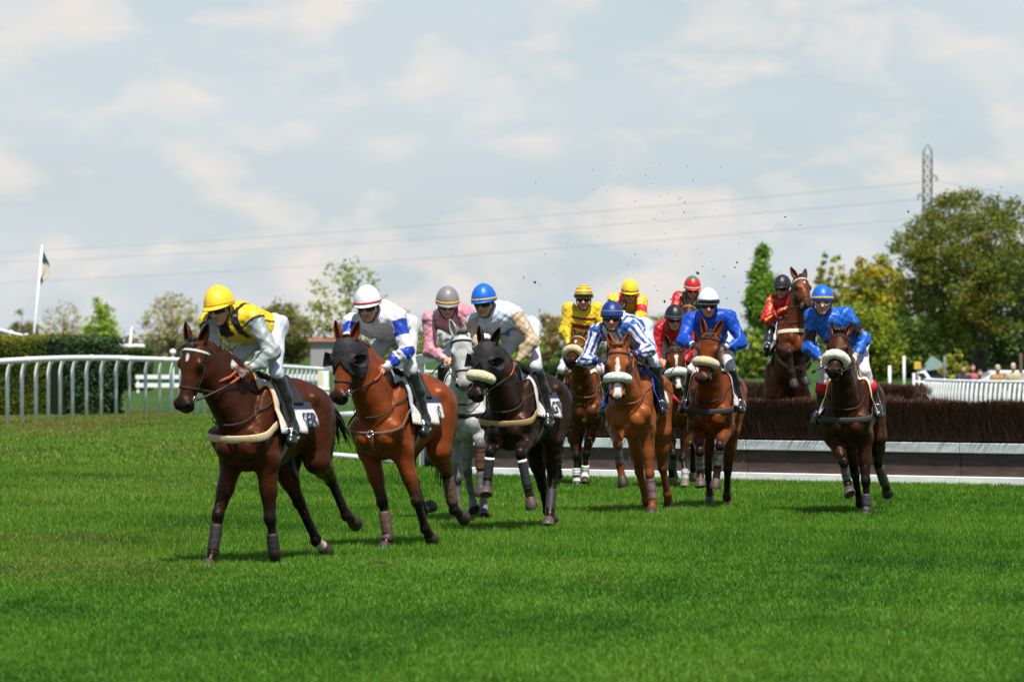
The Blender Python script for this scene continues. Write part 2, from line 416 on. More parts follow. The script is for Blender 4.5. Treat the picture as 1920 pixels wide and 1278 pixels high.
def build_grass():
    rs = np.random.RandomState(3); VV, FF, CC = [], [], []; base = 0
    for y0, y1, den, w, h, seg in ((22.8, 30, 6600, 0.0021, 0.042, 2), (30, 38, 4800, 0.0026, 0.043, 2), (38, 50, 3000, 0.0038, 0.045, 1), (50, 68, 1600, 0.0058, 0.048, 1), (68, 125, 330, 0.014, 0.056, 1)):
        hw = y1 * 0.123 + 0.3; n = int(2 * hw * (y1 - y0) * den)
        x = rs.uniform(-hw, hw, n); y = rs.uniform(y0, y1, n); k = np.abs(x) < y * 0.123 + 0.3; x, y = x[k], y[k]; n = len(x)
        P2 = np.stack([x, y, 0 * x], 1)
        big = 0.8 * wob(P2 * V(1, 0.5, 1), 0.7, 4) + 0.9 * wob(P2 * V(1.0, 0.32, 1), 2.0, 5) + 0.7 * wob(P2 * V(1, 0.4, 1), 5.0, 8); mid = wob(P2 * V(1, 0.6, 1), 12, 6); fine = rs.normal(0, 1, n)
        hh = h * np.clip(1 + 0.30 * mid + 0.28 * fine, 0.35, 2.0); a = rs.uniform(0, 6.283, n); ln = np.abs(rs.normal(0, 0.55, n)); la = rs.uniform(0, 6.283, n) * 0.6 + 2.2
        B = np.stack([x, y, gz(x, y) - 0.004], 1); sd_ = np.stack([np.cos(a), np.sin(a), 0 * a], 1) * (w * np.clip(1 + 0.3 * fine, 0.5, 1.6))[:, None]
        la = rs.uniform(0, 6.283, n); lean = np.stack([np.cos(la), np.sin(la), 0 * la], 1) * (hh * ln)[:, None]; up = np.stack([0 * hh, 0 * hh, hh], 1)
        g = np.clip(0.48 + 0.42 * big + 0.40 * mid + 0.30 * fine, 0, 1)[:, None]
        yel = (sstep(0.62, 1.0, rs.uniform(0, 1, n) + 0.25 * big + 0.30 * sstep(-1.5, -5.5, x) * sstep(32, 60, y)))[:, None]
        c = V(0.010, 0.066, 0.0015) * (1 - g) + V(0.083, 0.238, 0.005) * g; c = c * (1 - 0.6 * yel) + V(0.22, 0.28, 0.05) * 0.6 * yel
        dry = (sstep(0.35, 1.1, wob(P2 * V(1, 0.45, 1), 1.3, 21) + 0.5 * wob(P2, 6, 22) + 0.25 * fine) * sstep(-1.0, -4.0, x) * sstep(31, 36, y) + 0.9 * sstep(-8.5, -10, x) * sstep(92, 99, y))[:, None].clip(0, 1); c = c * (1 - 0.6 * dry) + V(0.20, 0.16, 0.045) * 0.6 * dry
        if seg == 2:
            v = np.stack([B - sd_, B + sd_, B + up * 0.55 + lean * 0.3 - sd_ * 0.75, B + up * 0.55 + lean * 0.3 + sd_ * 0.75, B + up * 0.95 + lean], 1)
            f = (np.arange(n) * 5)[:, None, None] + np.array([[0, 1, 3], [0, 3, 2], [2, 3, 4]])[None]; kv = 5
        else:
            v = np.stack([B - sd_, B + sd_, B + up + lean * 0.8], 1); f = (np.arange(n) * 3)[:, None, None] + np.array([[0, 1, 2]])[None]; kv = 3
        VV.append(v.reshape(-1, 3)); FF.append(f.reshape(-1, 3) + base); CC.append(np.repeat(c, kv, 0)); base += n * kv
    o = mesh_obj('grass', np.concatenate(VV), np.concatenate(FF), M['blade'], None, False, np.concatenate(CC))
    tag(o, 'short vivid green turf of the racetrack', 'grass', None, 'stuff')
    # longer yellowish tufts at the foot of the rail and hedge
build_ground(); build_grass()

# ---------------------------------------------------------------- foliage
def leaf_quads(c, size, rs, flat=0.0):
    n = len(c); a = rs.normal(size=(n, 3)); a[:, 2] += flat; a /= np.linalg.norm(a, axis=1)[:, None]; t = rs.normal(size=(n, 3)); t -= a * (t * a).sum(1)[:, None]; t /= np.linalg.norm(t, axis=1)[:, None]; b = np.cross(a, t)
    s = (size * rs.uniform(0.6, 1.4, n))[:, None]
    v = np.stack([c - t * s, c - b * s * 0.55, c + t * s, c + b * s * 0.55], 1).reshape(-1, 3); f = np.arange(n * 4).reshape(n, 4); return v, f
def lerp3(c0, c1, t): return np.asarray(c0)[None] * (1 - t[:, None]) + np.asarray(c1)[None] * t[:, None]

def tree(name, label, u, d, vtop, wpx, shape, cols, ncl, per, leaf, seed, low=0.25, trunk=0.03, zb=None, group=None, gap=0.0, clr=0.16, du=0.0, barkc=None):
    cols = [np.clip(np.array(c) * (1.75 if d < 480 else 2.2) + (0.0 if d < 480 else 0.035), 0, 0.5) for c in cols]; ncl = int(ncl * 1.9); per = int(per * 0.62); clr = clr * 0.85; gap = gap + 0.08  # distant crowns lifted and paled in leaf colour, painting in the haze
    rs = np.random.RandomState(seed); s = FPX / d; b = gpt(u, d)
    if zb is not None: b[2] = zb
    top = CAMH + (V0 - vtop) / s; Ht = top - b[2]; W = wpx / s / 2
    root = empty(name, b, label, 'tree', group)
    # clump centres through the crown's volume
    cs = []
    while len(cs) < ncl:
        p = rs.uniform(-1, 1, 3); z = (p[2] + 1) / 2
        if shape == 'round': r = math.sqrt(max(0, 1 - (2 * z - 0.9) ** 2 / 1.3))
        elif shape == 'wide': r = min(1.0, 1.25 * math.sqrt(max(0, 1 - z ** 2.2))) * (0.70 + 0.3 * min(1, z * 3))
        elif shape == 'poplar': r = min(1, 1.6 * z + 0.25) * min(1.0, (1 - z) * 1.9 + 0.12)
        elif shape == 'cone': r = 1.05 - z * 0.95
        else: r = 0.45 + 0.55 * math.sin(math.pi * min(1, z * 1.05)) if z < 0.95 else 0.2
        rr = math.hypot(p[0], p[1])
        if rr > r or (rr < 0.5 * r and rs.rand() < 0.45): continue
        cs.append(V(p[0] * W, p[1] * W, Ht * (low + (1 - low) * z)))
    cs = np.array(cs); cs[:, 0] += du / s * (cs[:, 2] / Ht)
    keep = (wob(cs, 2.2 / max(W, 1e-3) , seed + 3) > -0.55 + gap); cs = cs[keep]
    # trunk and limbs
    mb = MB(); r0 = Ht * trunk; tp = [V(0, 0, -0.3), V(W * 0.03, 0, Ht * 0.2), V(-W * 0.04 + du / s * 0.5, W * .03, Ht * 0.5), V(du / s * 0.9, 0, Ht * (0.86 if shape != 'wide' else 0.72))]
    tp = [b + q for q in tp]; mb.tube(tp, [r0 * 1.25, r0, r0 * 0.6, r0 * 0.12], 9)
    for c in cs[:: max(1, len(cs) // 55)]:
        t = np.clip(c[2] / Ht * 0.72 - 0.08, 0.12, 0.8) * 3; i = min(2, int(t)); p0 = tp[i] + (tp[i + 1] - tp[i]) * (t - i); p1 = b + c; mid = (p0 + p1) / 2 + V(0, 0, 0.10 * np.linalg.norm(p1 - p0)) + rs.normal(0, 0.04 * W, 3)
        pts = bez(p0, mid, p1, 5); rl = r0 * 0.42 * (1 - 0.6 * c[2] / Ht); mb.tube(pts, [rl, rl * 0.75, rl * 0.5, rl * 0.3, rl * 0.1], 5, cap=False)
    mb.build('trunk', M['bark'], root)
    C_, K_ = [], []
    for c in cs:
        n = int(per * rs.uniform(0.5, 1.4)); cr = clr * W * rs.uniform(0.6, 1.35) if shape != 'poplar' else clr * W * 2.2
        q = rs.normal(0, 1, (n, 3)); q = q * V(cr, cr, cr * 0.8) * 0.62
        C_.append(b + c + q); tone = np.clip(rs.normal(0.5, 0.25) + rs.normal(0, 0.16, n), 0, 1); K_.append(lerp3(cols[0], cols[1], tone) if len(cols) < 3 or rs.rand() > 0.25 else lerp3(cols[1], cols[2], tone))
    P = np.concatenate(C_); K = np.concatenate(K_); v, f = leaf_quads(P, leaf, rs, 0.5)
    mesh_obj('crown', v, f, M['leaf'], root, False, np.repeat(K, 4, 0)); return root

G_ = ((0.040, 0.085, 0.012), (0.085, 0.15, 0.02), (0.15, 0.20, 0.03)); OLIVE = ((0.045, 0.05, 0.015), (0.095, 0.095, 0.028), (0.14, 0.11, 0.03)); LIME = ((0.08, 0.16, 0.012), (0.17, 0.27, 0.02), (0.24, 0.30, 0.03))
YEL = ((0.09, 0.11, 0.010), (0.22, 0.22, 0.015), (0.30, 0.20, 0.015)); TAN = ((0.13, 0.10, 0.05), (0.22, 0.19, 0.08), (0.22, 0.26, 0.06)); DK = ((0.018, 0.042, 0.010), (0.05, 0.085, 0.015), (0.09, 0.12, 0.02))
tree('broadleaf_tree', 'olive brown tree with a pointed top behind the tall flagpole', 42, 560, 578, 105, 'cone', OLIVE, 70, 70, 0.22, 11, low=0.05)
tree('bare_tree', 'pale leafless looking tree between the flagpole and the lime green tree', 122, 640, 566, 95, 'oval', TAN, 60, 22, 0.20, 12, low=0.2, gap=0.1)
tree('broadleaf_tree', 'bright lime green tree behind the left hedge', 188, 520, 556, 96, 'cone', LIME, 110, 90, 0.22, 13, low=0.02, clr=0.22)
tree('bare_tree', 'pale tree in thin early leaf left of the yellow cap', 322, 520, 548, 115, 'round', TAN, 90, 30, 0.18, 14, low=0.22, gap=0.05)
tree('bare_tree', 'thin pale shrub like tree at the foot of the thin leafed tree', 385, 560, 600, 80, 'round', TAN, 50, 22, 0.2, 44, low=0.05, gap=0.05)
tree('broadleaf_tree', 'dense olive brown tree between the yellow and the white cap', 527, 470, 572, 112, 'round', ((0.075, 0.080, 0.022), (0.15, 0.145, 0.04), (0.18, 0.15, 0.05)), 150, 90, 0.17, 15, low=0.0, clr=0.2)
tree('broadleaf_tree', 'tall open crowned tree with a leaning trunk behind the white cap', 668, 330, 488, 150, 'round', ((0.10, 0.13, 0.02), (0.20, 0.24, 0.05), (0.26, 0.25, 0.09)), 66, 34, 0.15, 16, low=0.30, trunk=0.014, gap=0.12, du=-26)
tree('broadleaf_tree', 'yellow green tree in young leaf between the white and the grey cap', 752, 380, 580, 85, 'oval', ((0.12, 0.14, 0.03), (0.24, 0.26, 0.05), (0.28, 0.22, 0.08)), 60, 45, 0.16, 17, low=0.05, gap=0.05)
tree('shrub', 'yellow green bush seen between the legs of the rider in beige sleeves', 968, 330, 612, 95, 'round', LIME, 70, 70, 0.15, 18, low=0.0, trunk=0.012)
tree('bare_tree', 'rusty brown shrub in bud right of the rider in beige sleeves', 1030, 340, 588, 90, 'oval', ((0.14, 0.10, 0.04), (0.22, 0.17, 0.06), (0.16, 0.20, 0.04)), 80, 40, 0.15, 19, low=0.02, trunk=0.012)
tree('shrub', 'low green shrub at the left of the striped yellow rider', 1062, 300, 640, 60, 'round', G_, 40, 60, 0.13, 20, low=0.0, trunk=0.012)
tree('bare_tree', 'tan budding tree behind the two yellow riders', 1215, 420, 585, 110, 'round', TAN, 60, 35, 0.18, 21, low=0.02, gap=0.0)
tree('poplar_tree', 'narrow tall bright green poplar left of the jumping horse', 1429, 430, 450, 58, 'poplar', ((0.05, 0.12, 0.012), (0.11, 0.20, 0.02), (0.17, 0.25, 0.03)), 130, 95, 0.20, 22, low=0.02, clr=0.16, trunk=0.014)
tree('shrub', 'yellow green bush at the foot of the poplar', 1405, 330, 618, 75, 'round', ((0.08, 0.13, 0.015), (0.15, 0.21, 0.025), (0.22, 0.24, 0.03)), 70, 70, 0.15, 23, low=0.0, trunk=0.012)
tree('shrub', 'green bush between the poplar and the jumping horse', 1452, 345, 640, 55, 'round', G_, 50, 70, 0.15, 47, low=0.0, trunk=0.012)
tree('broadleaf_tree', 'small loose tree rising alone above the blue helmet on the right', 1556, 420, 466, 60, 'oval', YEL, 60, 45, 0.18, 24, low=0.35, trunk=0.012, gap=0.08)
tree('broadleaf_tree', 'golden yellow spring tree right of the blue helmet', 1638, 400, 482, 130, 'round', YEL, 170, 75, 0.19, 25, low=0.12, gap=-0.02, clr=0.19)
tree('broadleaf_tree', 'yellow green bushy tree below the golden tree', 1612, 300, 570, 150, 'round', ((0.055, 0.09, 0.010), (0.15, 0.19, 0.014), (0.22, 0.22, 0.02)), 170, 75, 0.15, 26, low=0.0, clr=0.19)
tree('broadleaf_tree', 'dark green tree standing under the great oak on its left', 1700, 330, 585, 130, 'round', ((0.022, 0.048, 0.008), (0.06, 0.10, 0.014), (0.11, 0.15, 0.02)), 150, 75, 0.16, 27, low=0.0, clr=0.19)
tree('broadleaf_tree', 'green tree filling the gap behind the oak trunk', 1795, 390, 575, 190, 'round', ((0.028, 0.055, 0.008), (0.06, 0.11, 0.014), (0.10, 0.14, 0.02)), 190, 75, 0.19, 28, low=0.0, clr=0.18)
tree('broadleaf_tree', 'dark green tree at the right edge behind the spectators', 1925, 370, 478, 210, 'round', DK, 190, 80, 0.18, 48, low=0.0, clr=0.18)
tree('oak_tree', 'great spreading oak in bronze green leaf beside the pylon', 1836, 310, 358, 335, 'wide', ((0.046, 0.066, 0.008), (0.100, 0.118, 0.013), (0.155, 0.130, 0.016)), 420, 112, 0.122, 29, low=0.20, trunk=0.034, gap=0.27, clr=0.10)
tree('shrub', 'small yellow flowering bush behind the spectators', 1790, 200, 655, 55, 'round', ((0.15, 0.15, 0.02), (0.35, 0.30, 0.03), (0.12, 0.15, 0.02)), 30, 70, 0.09, 30, low=0.0, trunk=0.012)
tree('shrub', 'brown leafed bush beside the small green hut', 1740, 210, 678, 50, 'round', ((0.08, 0.06, 0.03), (0.14, 0.10, 0.05), (0.1, 0.09, 0.03)), 25, 60, 0.09, 31, low=0.0, trunk=0.012)
# distant belt of mixed green along the horizon
def belt():
    rs = np.random.RandomState(40); P, K = [], []
    for i in range(520):
        u = rs.uniform(-80, 2000); d = rs.uniform(640, 900); s = FPX / d; h = rs.uniform(0.6, 2.6) * (1.5 if u > 1500 else 0.9)
        c = gpt(u, d); n = 45; q = rs.normal(0, 1, (n, 3)) * V(2.2, 1.5, 0.5 * h) + V(0, 0, h); q[:, 2] = np.abs(q[:, 2]); P.append(c + q - V(0, 0, 0.4)); k = rs.rand()
        K.append(lerp3((0.05, 0.065, 0.025), (0.13, 0.13, 0.05), np.clip(k + rs.normal(0, 0.15, n), 0, 1)))
    P = np.concatenate(P); v, f = leaf_quads(P, 0.55, rs, 0.3)
    o = mesh_obj('far_woodland', v, f, M['leaf'], None, False, np.repeat(np.concatenate(K), 4, 0)); tag(o, 'low far-off belt of mixed woodland along the horizon', 'woodland', None, 'stuff')
belt()

def hedge(name, label, u0, u1, d0, d1, vtop, depth, cols, leaf, n, seed):
    rs = np.random.RandomState(seed); p0, p1 = gpt(u0, d0), gpt(u1, d1); p0[2] = p1[2] = 0; zt = CAMH + (V0 - vtop) / (FPX / d1); root = empty(name, (p0 + p1) / 2, label, 'hedge')
    e = p1 - p0; ln = np.linalg.norm(e); e = e / ln; nb = V(-e[1], e[0], 0); nb = nb if nb[1] > 0 else -nb
    t = rs.uniform(0, 1, n); k = rs.rand(n); z = np.where(k < 0.72, rs.uniform(0.0, zt, n), zt); y = np.where(k < 0.72, 0.0, rs.uniform(0, depth, n))
    endm = rs.rand(n) < 0.12; t = np.where(endm, 1.0, t); y = np.where(endm, rs.uniform(0, depth, n), y)
    P = p0 + e * (t * ln)[:, None] + nb * y[:, None]; P[:, 2] = z; und = wob(P, 2.6, seed) * 0.10
    P += rs.normal(0, 0.045, (n, 3)) - nb * und[:, None] + V(0, 0, 1) * np.where(z >= zt, und * 0.7, 0)[:, None]
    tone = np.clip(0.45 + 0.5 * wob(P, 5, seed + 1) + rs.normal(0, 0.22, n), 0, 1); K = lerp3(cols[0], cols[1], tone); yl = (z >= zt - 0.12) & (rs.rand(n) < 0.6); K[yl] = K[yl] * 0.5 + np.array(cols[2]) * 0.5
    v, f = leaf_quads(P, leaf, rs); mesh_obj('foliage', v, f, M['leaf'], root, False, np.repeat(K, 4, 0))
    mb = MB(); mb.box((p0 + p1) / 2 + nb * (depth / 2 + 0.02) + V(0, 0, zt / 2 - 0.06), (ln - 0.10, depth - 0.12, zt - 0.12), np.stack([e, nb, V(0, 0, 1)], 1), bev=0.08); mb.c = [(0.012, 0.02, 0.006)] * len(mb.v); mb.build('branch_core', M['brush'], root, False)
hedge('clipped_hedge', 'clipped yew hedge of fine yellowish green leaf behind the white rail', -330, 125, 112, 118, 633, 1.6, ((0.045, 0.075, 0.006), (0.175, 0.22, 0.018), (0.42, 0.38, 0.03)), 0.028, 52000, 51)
hedge('laurel_hedge', 'dark glossy laurel hedge at the end of the yew hedge', 124, 229, 117.0, 119, 636, 1.5, ((0.016, 0.045, 0.016), (0.07, 0.125, 0.040), (0.12, 0.18, 0.06)), 0.055, 9000, 52)
hedge('low_hedge', 'low rounded green hedge right of the laurel hedge', 200, 278, 185, 185, 656, 2.0, ((0.02, 0.045, 0.008), (0.05, 0.10, 0.015), (0.1, 0.16, 0.03)), 0.06, 7000, 53)
hedge('low_hedge', 'long low green hedge far behind the riders in the middle', 880, 1190, 230, 235, 682, 2.0, ((0.03, 0.06, 0.012), (0.07, 0.12, 0.02), (0.13, 0.17, 0.04)), 0.07, 12000, 54)

# ---------------------------------------------------------------- white running rails
def running_rail(name, label, keys, npost, side, rad=0.074, lean=0.14, pr=0.048):
    """keys: (u, v_top, d); posts stand on the ground and curl over to the rail"""
    ks = [at(u, v, d) for u, v, d in keys]; t = np.linspace(0, 1, len(ks)); tt = np.linspace(0, 1, 90)
    # smooth curve through the keys
    def cr(x):
        f = x * (len(ks) - 1); i = int(min(len(ks) - 2, math.floor(f))); w = f - i; p = [ks[max(0, i - 1)], ks[i], ks[i + 1], ks[min(len(ks) - 1, i + 2)]]
        return 0.5 * (2 * p[1] + (p[2] - p[0]) * w + (2 * p[0] - 5 * p[1] + 4 * p[2] - p[3]) * w * w + (3 * p[1] - p[0] - 3 * p[2] + p[3]) * w ** 3)
    pts = [cr(x) for x in tt]; mid = pts[45].copy(); mid[2] = float(gz(mid[0], mid[1])); root = empty(name, mid, label, 'fence')
    MB().tube(pts, rad, 12).build('top_rail', M['plastic'], root)
    seg = np.linalg.norm(np.diff(np.array(pts), axis=0), axis=1); cum = np.concatenate([[0], np.cumsum(seg)])
    for q in range(npost):
        s_ = cum[-1] * (q + 0.5) / npost; i = min(88, int(np.searchsorted(cum, s_)) - 1); i = max(0, i); p = pts[i] + (pts[i + 1] - pts[i]) * ((s_ - cum[i]) / seg[i]); tg = nrm((pts[i + 1] - pts[i]) * V(1, 1, 0)); nb = V(-tg[1], tg[0], 0) * side
        f = p - V(0, 0, rad) + nb * 0.0; g0 = p + nb * lean; z0 = float(gz(g0[0], g0[1])) - 0.1
        pp = [V(g0[0], g0[1], z0), V(g0[0], g0[1], f[2] - 0.26), V(g0[0], g0[1], f[2] - 0.12) - nb * 0.03, V(g0[0], g0[1], f[2] - 0.03) - nb * lean * 0.45, f + nb * 0.01]
        MB().tube(pp, pr, 8).build('post', M['plastic'], root)
        if q % 5 == 2: MB().tube([p - tg * 0.09, p + tg * 0.09], rad * 1.13, 12).build('rail_joint', M['plastic'], root)
    return root
running_rail('running_rail', 'white plastic running rail curving in front of the left hedge', [(-260, 690, 92), (-60, 681, 99), (60, 674, 106), (150, 671, 113), (240, 671.5, 119)], 15, 1)
running_rail('running_rail', 'white running rail leading away behind the leading bay horse', [(236, 672, 118), (330, 675, 124), (430, 680, 136), (530, 687, 152), (606, 692, 168)], 29, 1)
running_rail('running_rail', 'pale running rail with close set posts between the leading horses and the grey', [(628, 693, 172), (720, 695, 178), (800, 697, 186), (880, 699, 196)], 30, 1, rad=0.07)
running_rail('running_rail', 'white running rail of close pickets at the right edge behind the brush fence', [(1736, 712, 118), (1800, 714.5, 112), (1870, 716, 108), (1990, 718, 102)], 34, -1, rad=0.05, lean=0.10, pr=0.050)

def board_fence(label, u0, u1, d, v0, v1, stripe):
    p0, p1 = at(u0, v1, d), at(u1, v1, d); s = FPX / d; h = (v1 - v0) / s; g = V((p0[0] + p1[0]) / 2, d, float(gz(p0[0], d))); root = empty('board_fence', g, label, 'fence'); w = p1[0] - p0[0]; c = (p0 + p1) / 2
    for k, (z, hh) in enumerate(((h * 0.84, h * 0.34), (h * 0.16, h * 0.34))): MB().box(c + V(0, 0, z), (w, 0.05, hh), bev=0.01).build('white_board', M['white_paint'], root, False)
    mb = MB().box(c + V(0, 0.03, h * 0.5), (w * 0.86, 0.03, h * 0.36)); mb.c = [stripe] * len(mb.v); mb.build('green_panel', M['tinted'], root, False)
    for x in (p0[0] + 0.1, p1[0] - 0.1, c[0]): MB().box(V(x, d + 0.06, (c[2] + h + g[2] - 0.2) / 2), (0.10, 0.06, c[2] + h - g[2] + 0.2), bev=0.01).build('post', M['white_paint'], root, False)
board_fence('white boarded fence with a green panel behind the left rail', 254, 420, 176, 703, 726, (0.01, 0.10, 0.055))
board_fence('white boarded fence with a green panel behind the second leading horse', 420, 612, 180, 702, 738, (0.012, 0.11, 0.06))
for u, v0, v1, wd, c, lb in ((602, 695, 775, 0.16, (0.62, 0.57, 0.44), 'square cream wooden post left of the hooded bay head'), (611, 696, 779, 0.15, (0.74, 0.75, 0.76), 'square white post beside the cream post')):
    d = 104 if wd > 0.155 else 102; s = FPX / d; p = at(u, v1, d); z0 = float(gz(p[0], d)); zt = CAMH + (V0 - v0) / s; t = empty('rail_post', V(p[0], d, z0), lb, 'post')
    mb = MB().box(V(p[0], d, (zt + z0) / 2), (wd, wd, zt - z0), bev=0.012); mb.c = [c] * len(mb.v); mb.build('shaft', M['tinted'], t, False)
    mb = MB().box(V(p[0], d - 0.01, zt - 0.42), (wd + 0.03, wd + 0.03, 0.06), bev=0.01); mb.c = [c] * len(mb.v); mb.build('collar', M['tinted'], t, False)
mb = MB(); q = [at(608, 780, 101), at(660, 777, 100), at(720, 774, 99)]; mb.tube(q, 0.075, 10, up=V(0, 0, 1), flat=0.4); mb.tube([q[0] - V(0, 0, 0.5), q[0]], 0.04, 8); mb.tube([q[2] - V(0, 0, 0.5), q[2]], 0.04, 8); q[0][2] = 0
o = mb.build('low_board', M['white_paint'], None, True, base=q[0]); tag(o, 'low white board by the cream post under the hooded bay muzzle', 'board')
def wing_arm():
    a_, b_ = at(688, 693, 70), at(905, 652, 64); root = empty('fence_wing', V(a_[0], a_[1], 0), 'white sloping wing rail rising behind the pink rider towards the fence', 'fence')
    mb = MB(); d = b_ - a_; R = np.stack([nrm(d), perp(V(0, 1, 0), nrm(d)), np.cross(nrm(d), perp(V(0, 1, 0), nrm(d)))], 1); mb.box((a_ + b_) / 2, (np.linalg.norm(d), 0.06, 0.17), R, bev=0.012); mb.build('wing_board', M['white_paint'], root, False)
    for t in (0.03, 0.5, 0.97): p = a_ + d * t; MB().box(V(p[0], p[1] + 0.07, p[2] / 2), (0.09, 0.06, p[2]), bev=0.01).build('post', M['white_paint'], root, False)
wing_arm()
mb = MB(); pp = [at(590, 853.5, 73.6), at(625, 857.5, 72.4), at(660, 861.5, 71.3), at(700, 866, 70.0), at(760, 872, 68.2)]; 
for p in pp: p[2] = 0.06
mb.tube(pp, 0.052, 12); o = mb.build('ground_pipe', M['plastic'], None, True, base=pp[2] * V(1, 1, 0)); tag(o, 'white plastic pipe lying on the turf behind the two leading horses', 'pipe')

# ---------------------------------------------------------------- the brush fence
FA, FB = V((884 - U0) / FPX * 62.3, 62.3, 0), V((1620 - U0) / FPX * 60.0, 60.0, 0)
FA = V((884 - U0) / FPX * 63.0, 63.0, 0); FB = V((1920 - U0) / FPX * 58.0, 58.0, 0)
def brush_fence(A, B, label, depth, zb, zt, nt, ext, sill=True, seed=60):
    rs = np.random.RandomState(seed); e = nrm(B - A); ln = np.linalg.norm(B - A) + ext; nb = V(-e[1], e[0], 0); nb = nb if nb[1] > 0 else -nb; R = np.stack([e, nb, V(0, 0, 1)], 1); root = empty('steeplechase_fence', A + e * ln / 2, label, 'fence')
    X = lambda x, y, z: A + e * x + nb * y + V(0, 0, z)
    if sill:
        L_ = 4.1; x = -0.0; k = 0
        cuts = [0.0, 1.15, 4.72, 8.1, ln]
        for x0, x1 in zip(cuts[:-1], cuts[1:]):
            MB().box(X((x0 + x1) / 2, -0.035, 0.058), (x1 - x0 - 0.012, 0.10, 0.135), R, bev=0.008).build('ground_board', M['white_paint'], root, False)
            MB().box(X((x0 + x1) / 2, 0.02, 0.285), (x1 - x0 - 0.008, 0.05, 0.315), R, bev=0.006).build('take_off_board', M['board'], root, False)
            MB().box(X((x0 + x1) / 2, -0.02, 0.515), (x1 - x0 - 0.012, 0.10, 0.14), R, bev=0.010).build('guard_rail', M['shaded_white'], root, False)
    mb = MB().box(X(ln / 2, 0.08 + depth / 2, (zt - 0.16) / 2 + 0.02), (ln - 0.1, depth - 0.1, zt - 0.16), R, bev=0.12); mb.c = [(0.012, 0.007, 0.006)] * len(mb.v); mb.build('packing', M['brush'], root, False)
    n = nt; x = rs.uniform(0, ln, n); k = rs.rand(n); top = k < 0.5
    y = np.where(top, rs.uniform(0.02, depth, n), rs.uniform(-0.01, 0.08, n)); h = rs.uniform(0.10, 0.26, n) * np.where(top, 1, 1.25)
    env = zt + 0.035 * np.sin(x * 1.7 + seed) + 0.025 * np.sin(x * 6.1) + 0.02 * np.sin(x * 17.3) + 0.015 * np.sin(x * 41) - 0.12 * np.clip((0.12 - y) / 0.12, 0, 1) ** 2 * top
    z1 = np.where(top, env + rs.normal(0, 0.022, n), rs.uniform(zb + 0.1, 1.0, n) ** 1.0 * (zt - 0.05)); z1 = np.where(top, z1, zb + 0.06 + (zt - zb - 0.02) * rs.rand(n) ** 0.75)
    up = ~top & (z1 > zb + (zt - zb) * 0.45); lx = rs.normal(0, 0.30, n); ly = np.where(top, rs.normal(-0.1, 0.3, n), np.where(up, -np.abs(rs.normal(0.35, 0.25, n)), -np.abs(rs.normal(0.03, 0.06, n))))
    P1 = A + e * (x + lx * h * 0.6)[:, None] + nb * (y + ly * h)[:, None]; P1[:, 2] = z1; P0 = A + e * x[:, None] + nb * y[:, None]; P0[:, 2] = z1 - h
    P0[:, 2] = np.maximum(P0[:, 2], zb + 0.02); w = rs.uniform(0.003, 0.0065, n)[:, None]; sd_ = e[None] * w
    Mi = (P0 + P1) / 2 + rs.normal(0, 0.012, (n, 3)); v = np.stack([P0 - sd_, P0 + sd_, Mi + sd_, P1 + sd_ * 0.35, P1 - sd_ * 0.35, Mi - sd_], 1).reshape(-1, 3); b = (np.arange(n) * 6)[:, None, None]; f = (b + np.array([[0, 1, 2, 5], [5, 2, 3, 4]])[None]).reshape(-1, 4)
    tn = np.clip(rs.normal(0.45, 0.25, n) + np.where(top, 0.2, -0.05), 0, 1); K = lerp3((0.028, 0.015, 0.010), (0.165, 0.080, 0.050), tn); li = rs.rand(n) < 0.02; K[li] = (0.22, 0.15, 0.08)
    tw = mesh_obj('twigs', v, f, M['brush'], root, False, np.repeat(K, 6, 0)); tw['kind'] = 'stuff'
    return root
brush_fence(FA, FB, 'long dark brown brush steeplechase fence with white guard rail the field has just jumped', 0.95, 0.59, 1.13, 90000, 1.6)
def far_fence(label, u0, u1, d, vt, seed):
    A, B = gpt(u0, d), gpt(u1, d * 0.985); zt = CAMH + (V0 - vt) / (FPX / d); r = brush_fence(A, B, label, 0.9, float(A[2]) + 0.02, zt, 9000, 0.0, False, seed)
    L_ = np.linalg.norm(B - A); e = nrm(B - A); MB().box((A + B) / 2 * V(1, 1, 0) + V(0, -0.08, A[2] + 0.35), (L_, 0.08, 0.16), bev=0.01).build('guard_rail', M['white_paint'], r, False)
far_fence('second brush fence seen beyond the main fence left of the jumping horse', 1225, 1452, 118, 716, 61)
far_fence('second brush fence seen beyond the main fence right of the blue rider', 1560, 1712, 112, 723, 62)
MB_ = MB(); rs_ = np.random.RandomState(5); p = at(812, 862, 66.5); p[2] = 0
for k in range(9): MB_.tube([p + V(0.05 * math.sin(k * 2.1), 0, 0.03 + 0.04 * k), p + V(0.34, 0.12, 0.03 + 0.04 * k)], 0.028, 8)
MB_.tube([p + V(0.0, 0.05, 0.0), p + V(0.0, 0.05, 0.36)], 0.14, 16); MB_.tube([p + V(0.18, 0.05, 0.0), p + V(0.18, 0.05, 0.35)], 0.13, 16)
o = MB_.build('netting_roll', M['black'], None, True, base=p); tag(o, 'black ribbed roll on the turf behind the second horse by the fence end', 'roll')

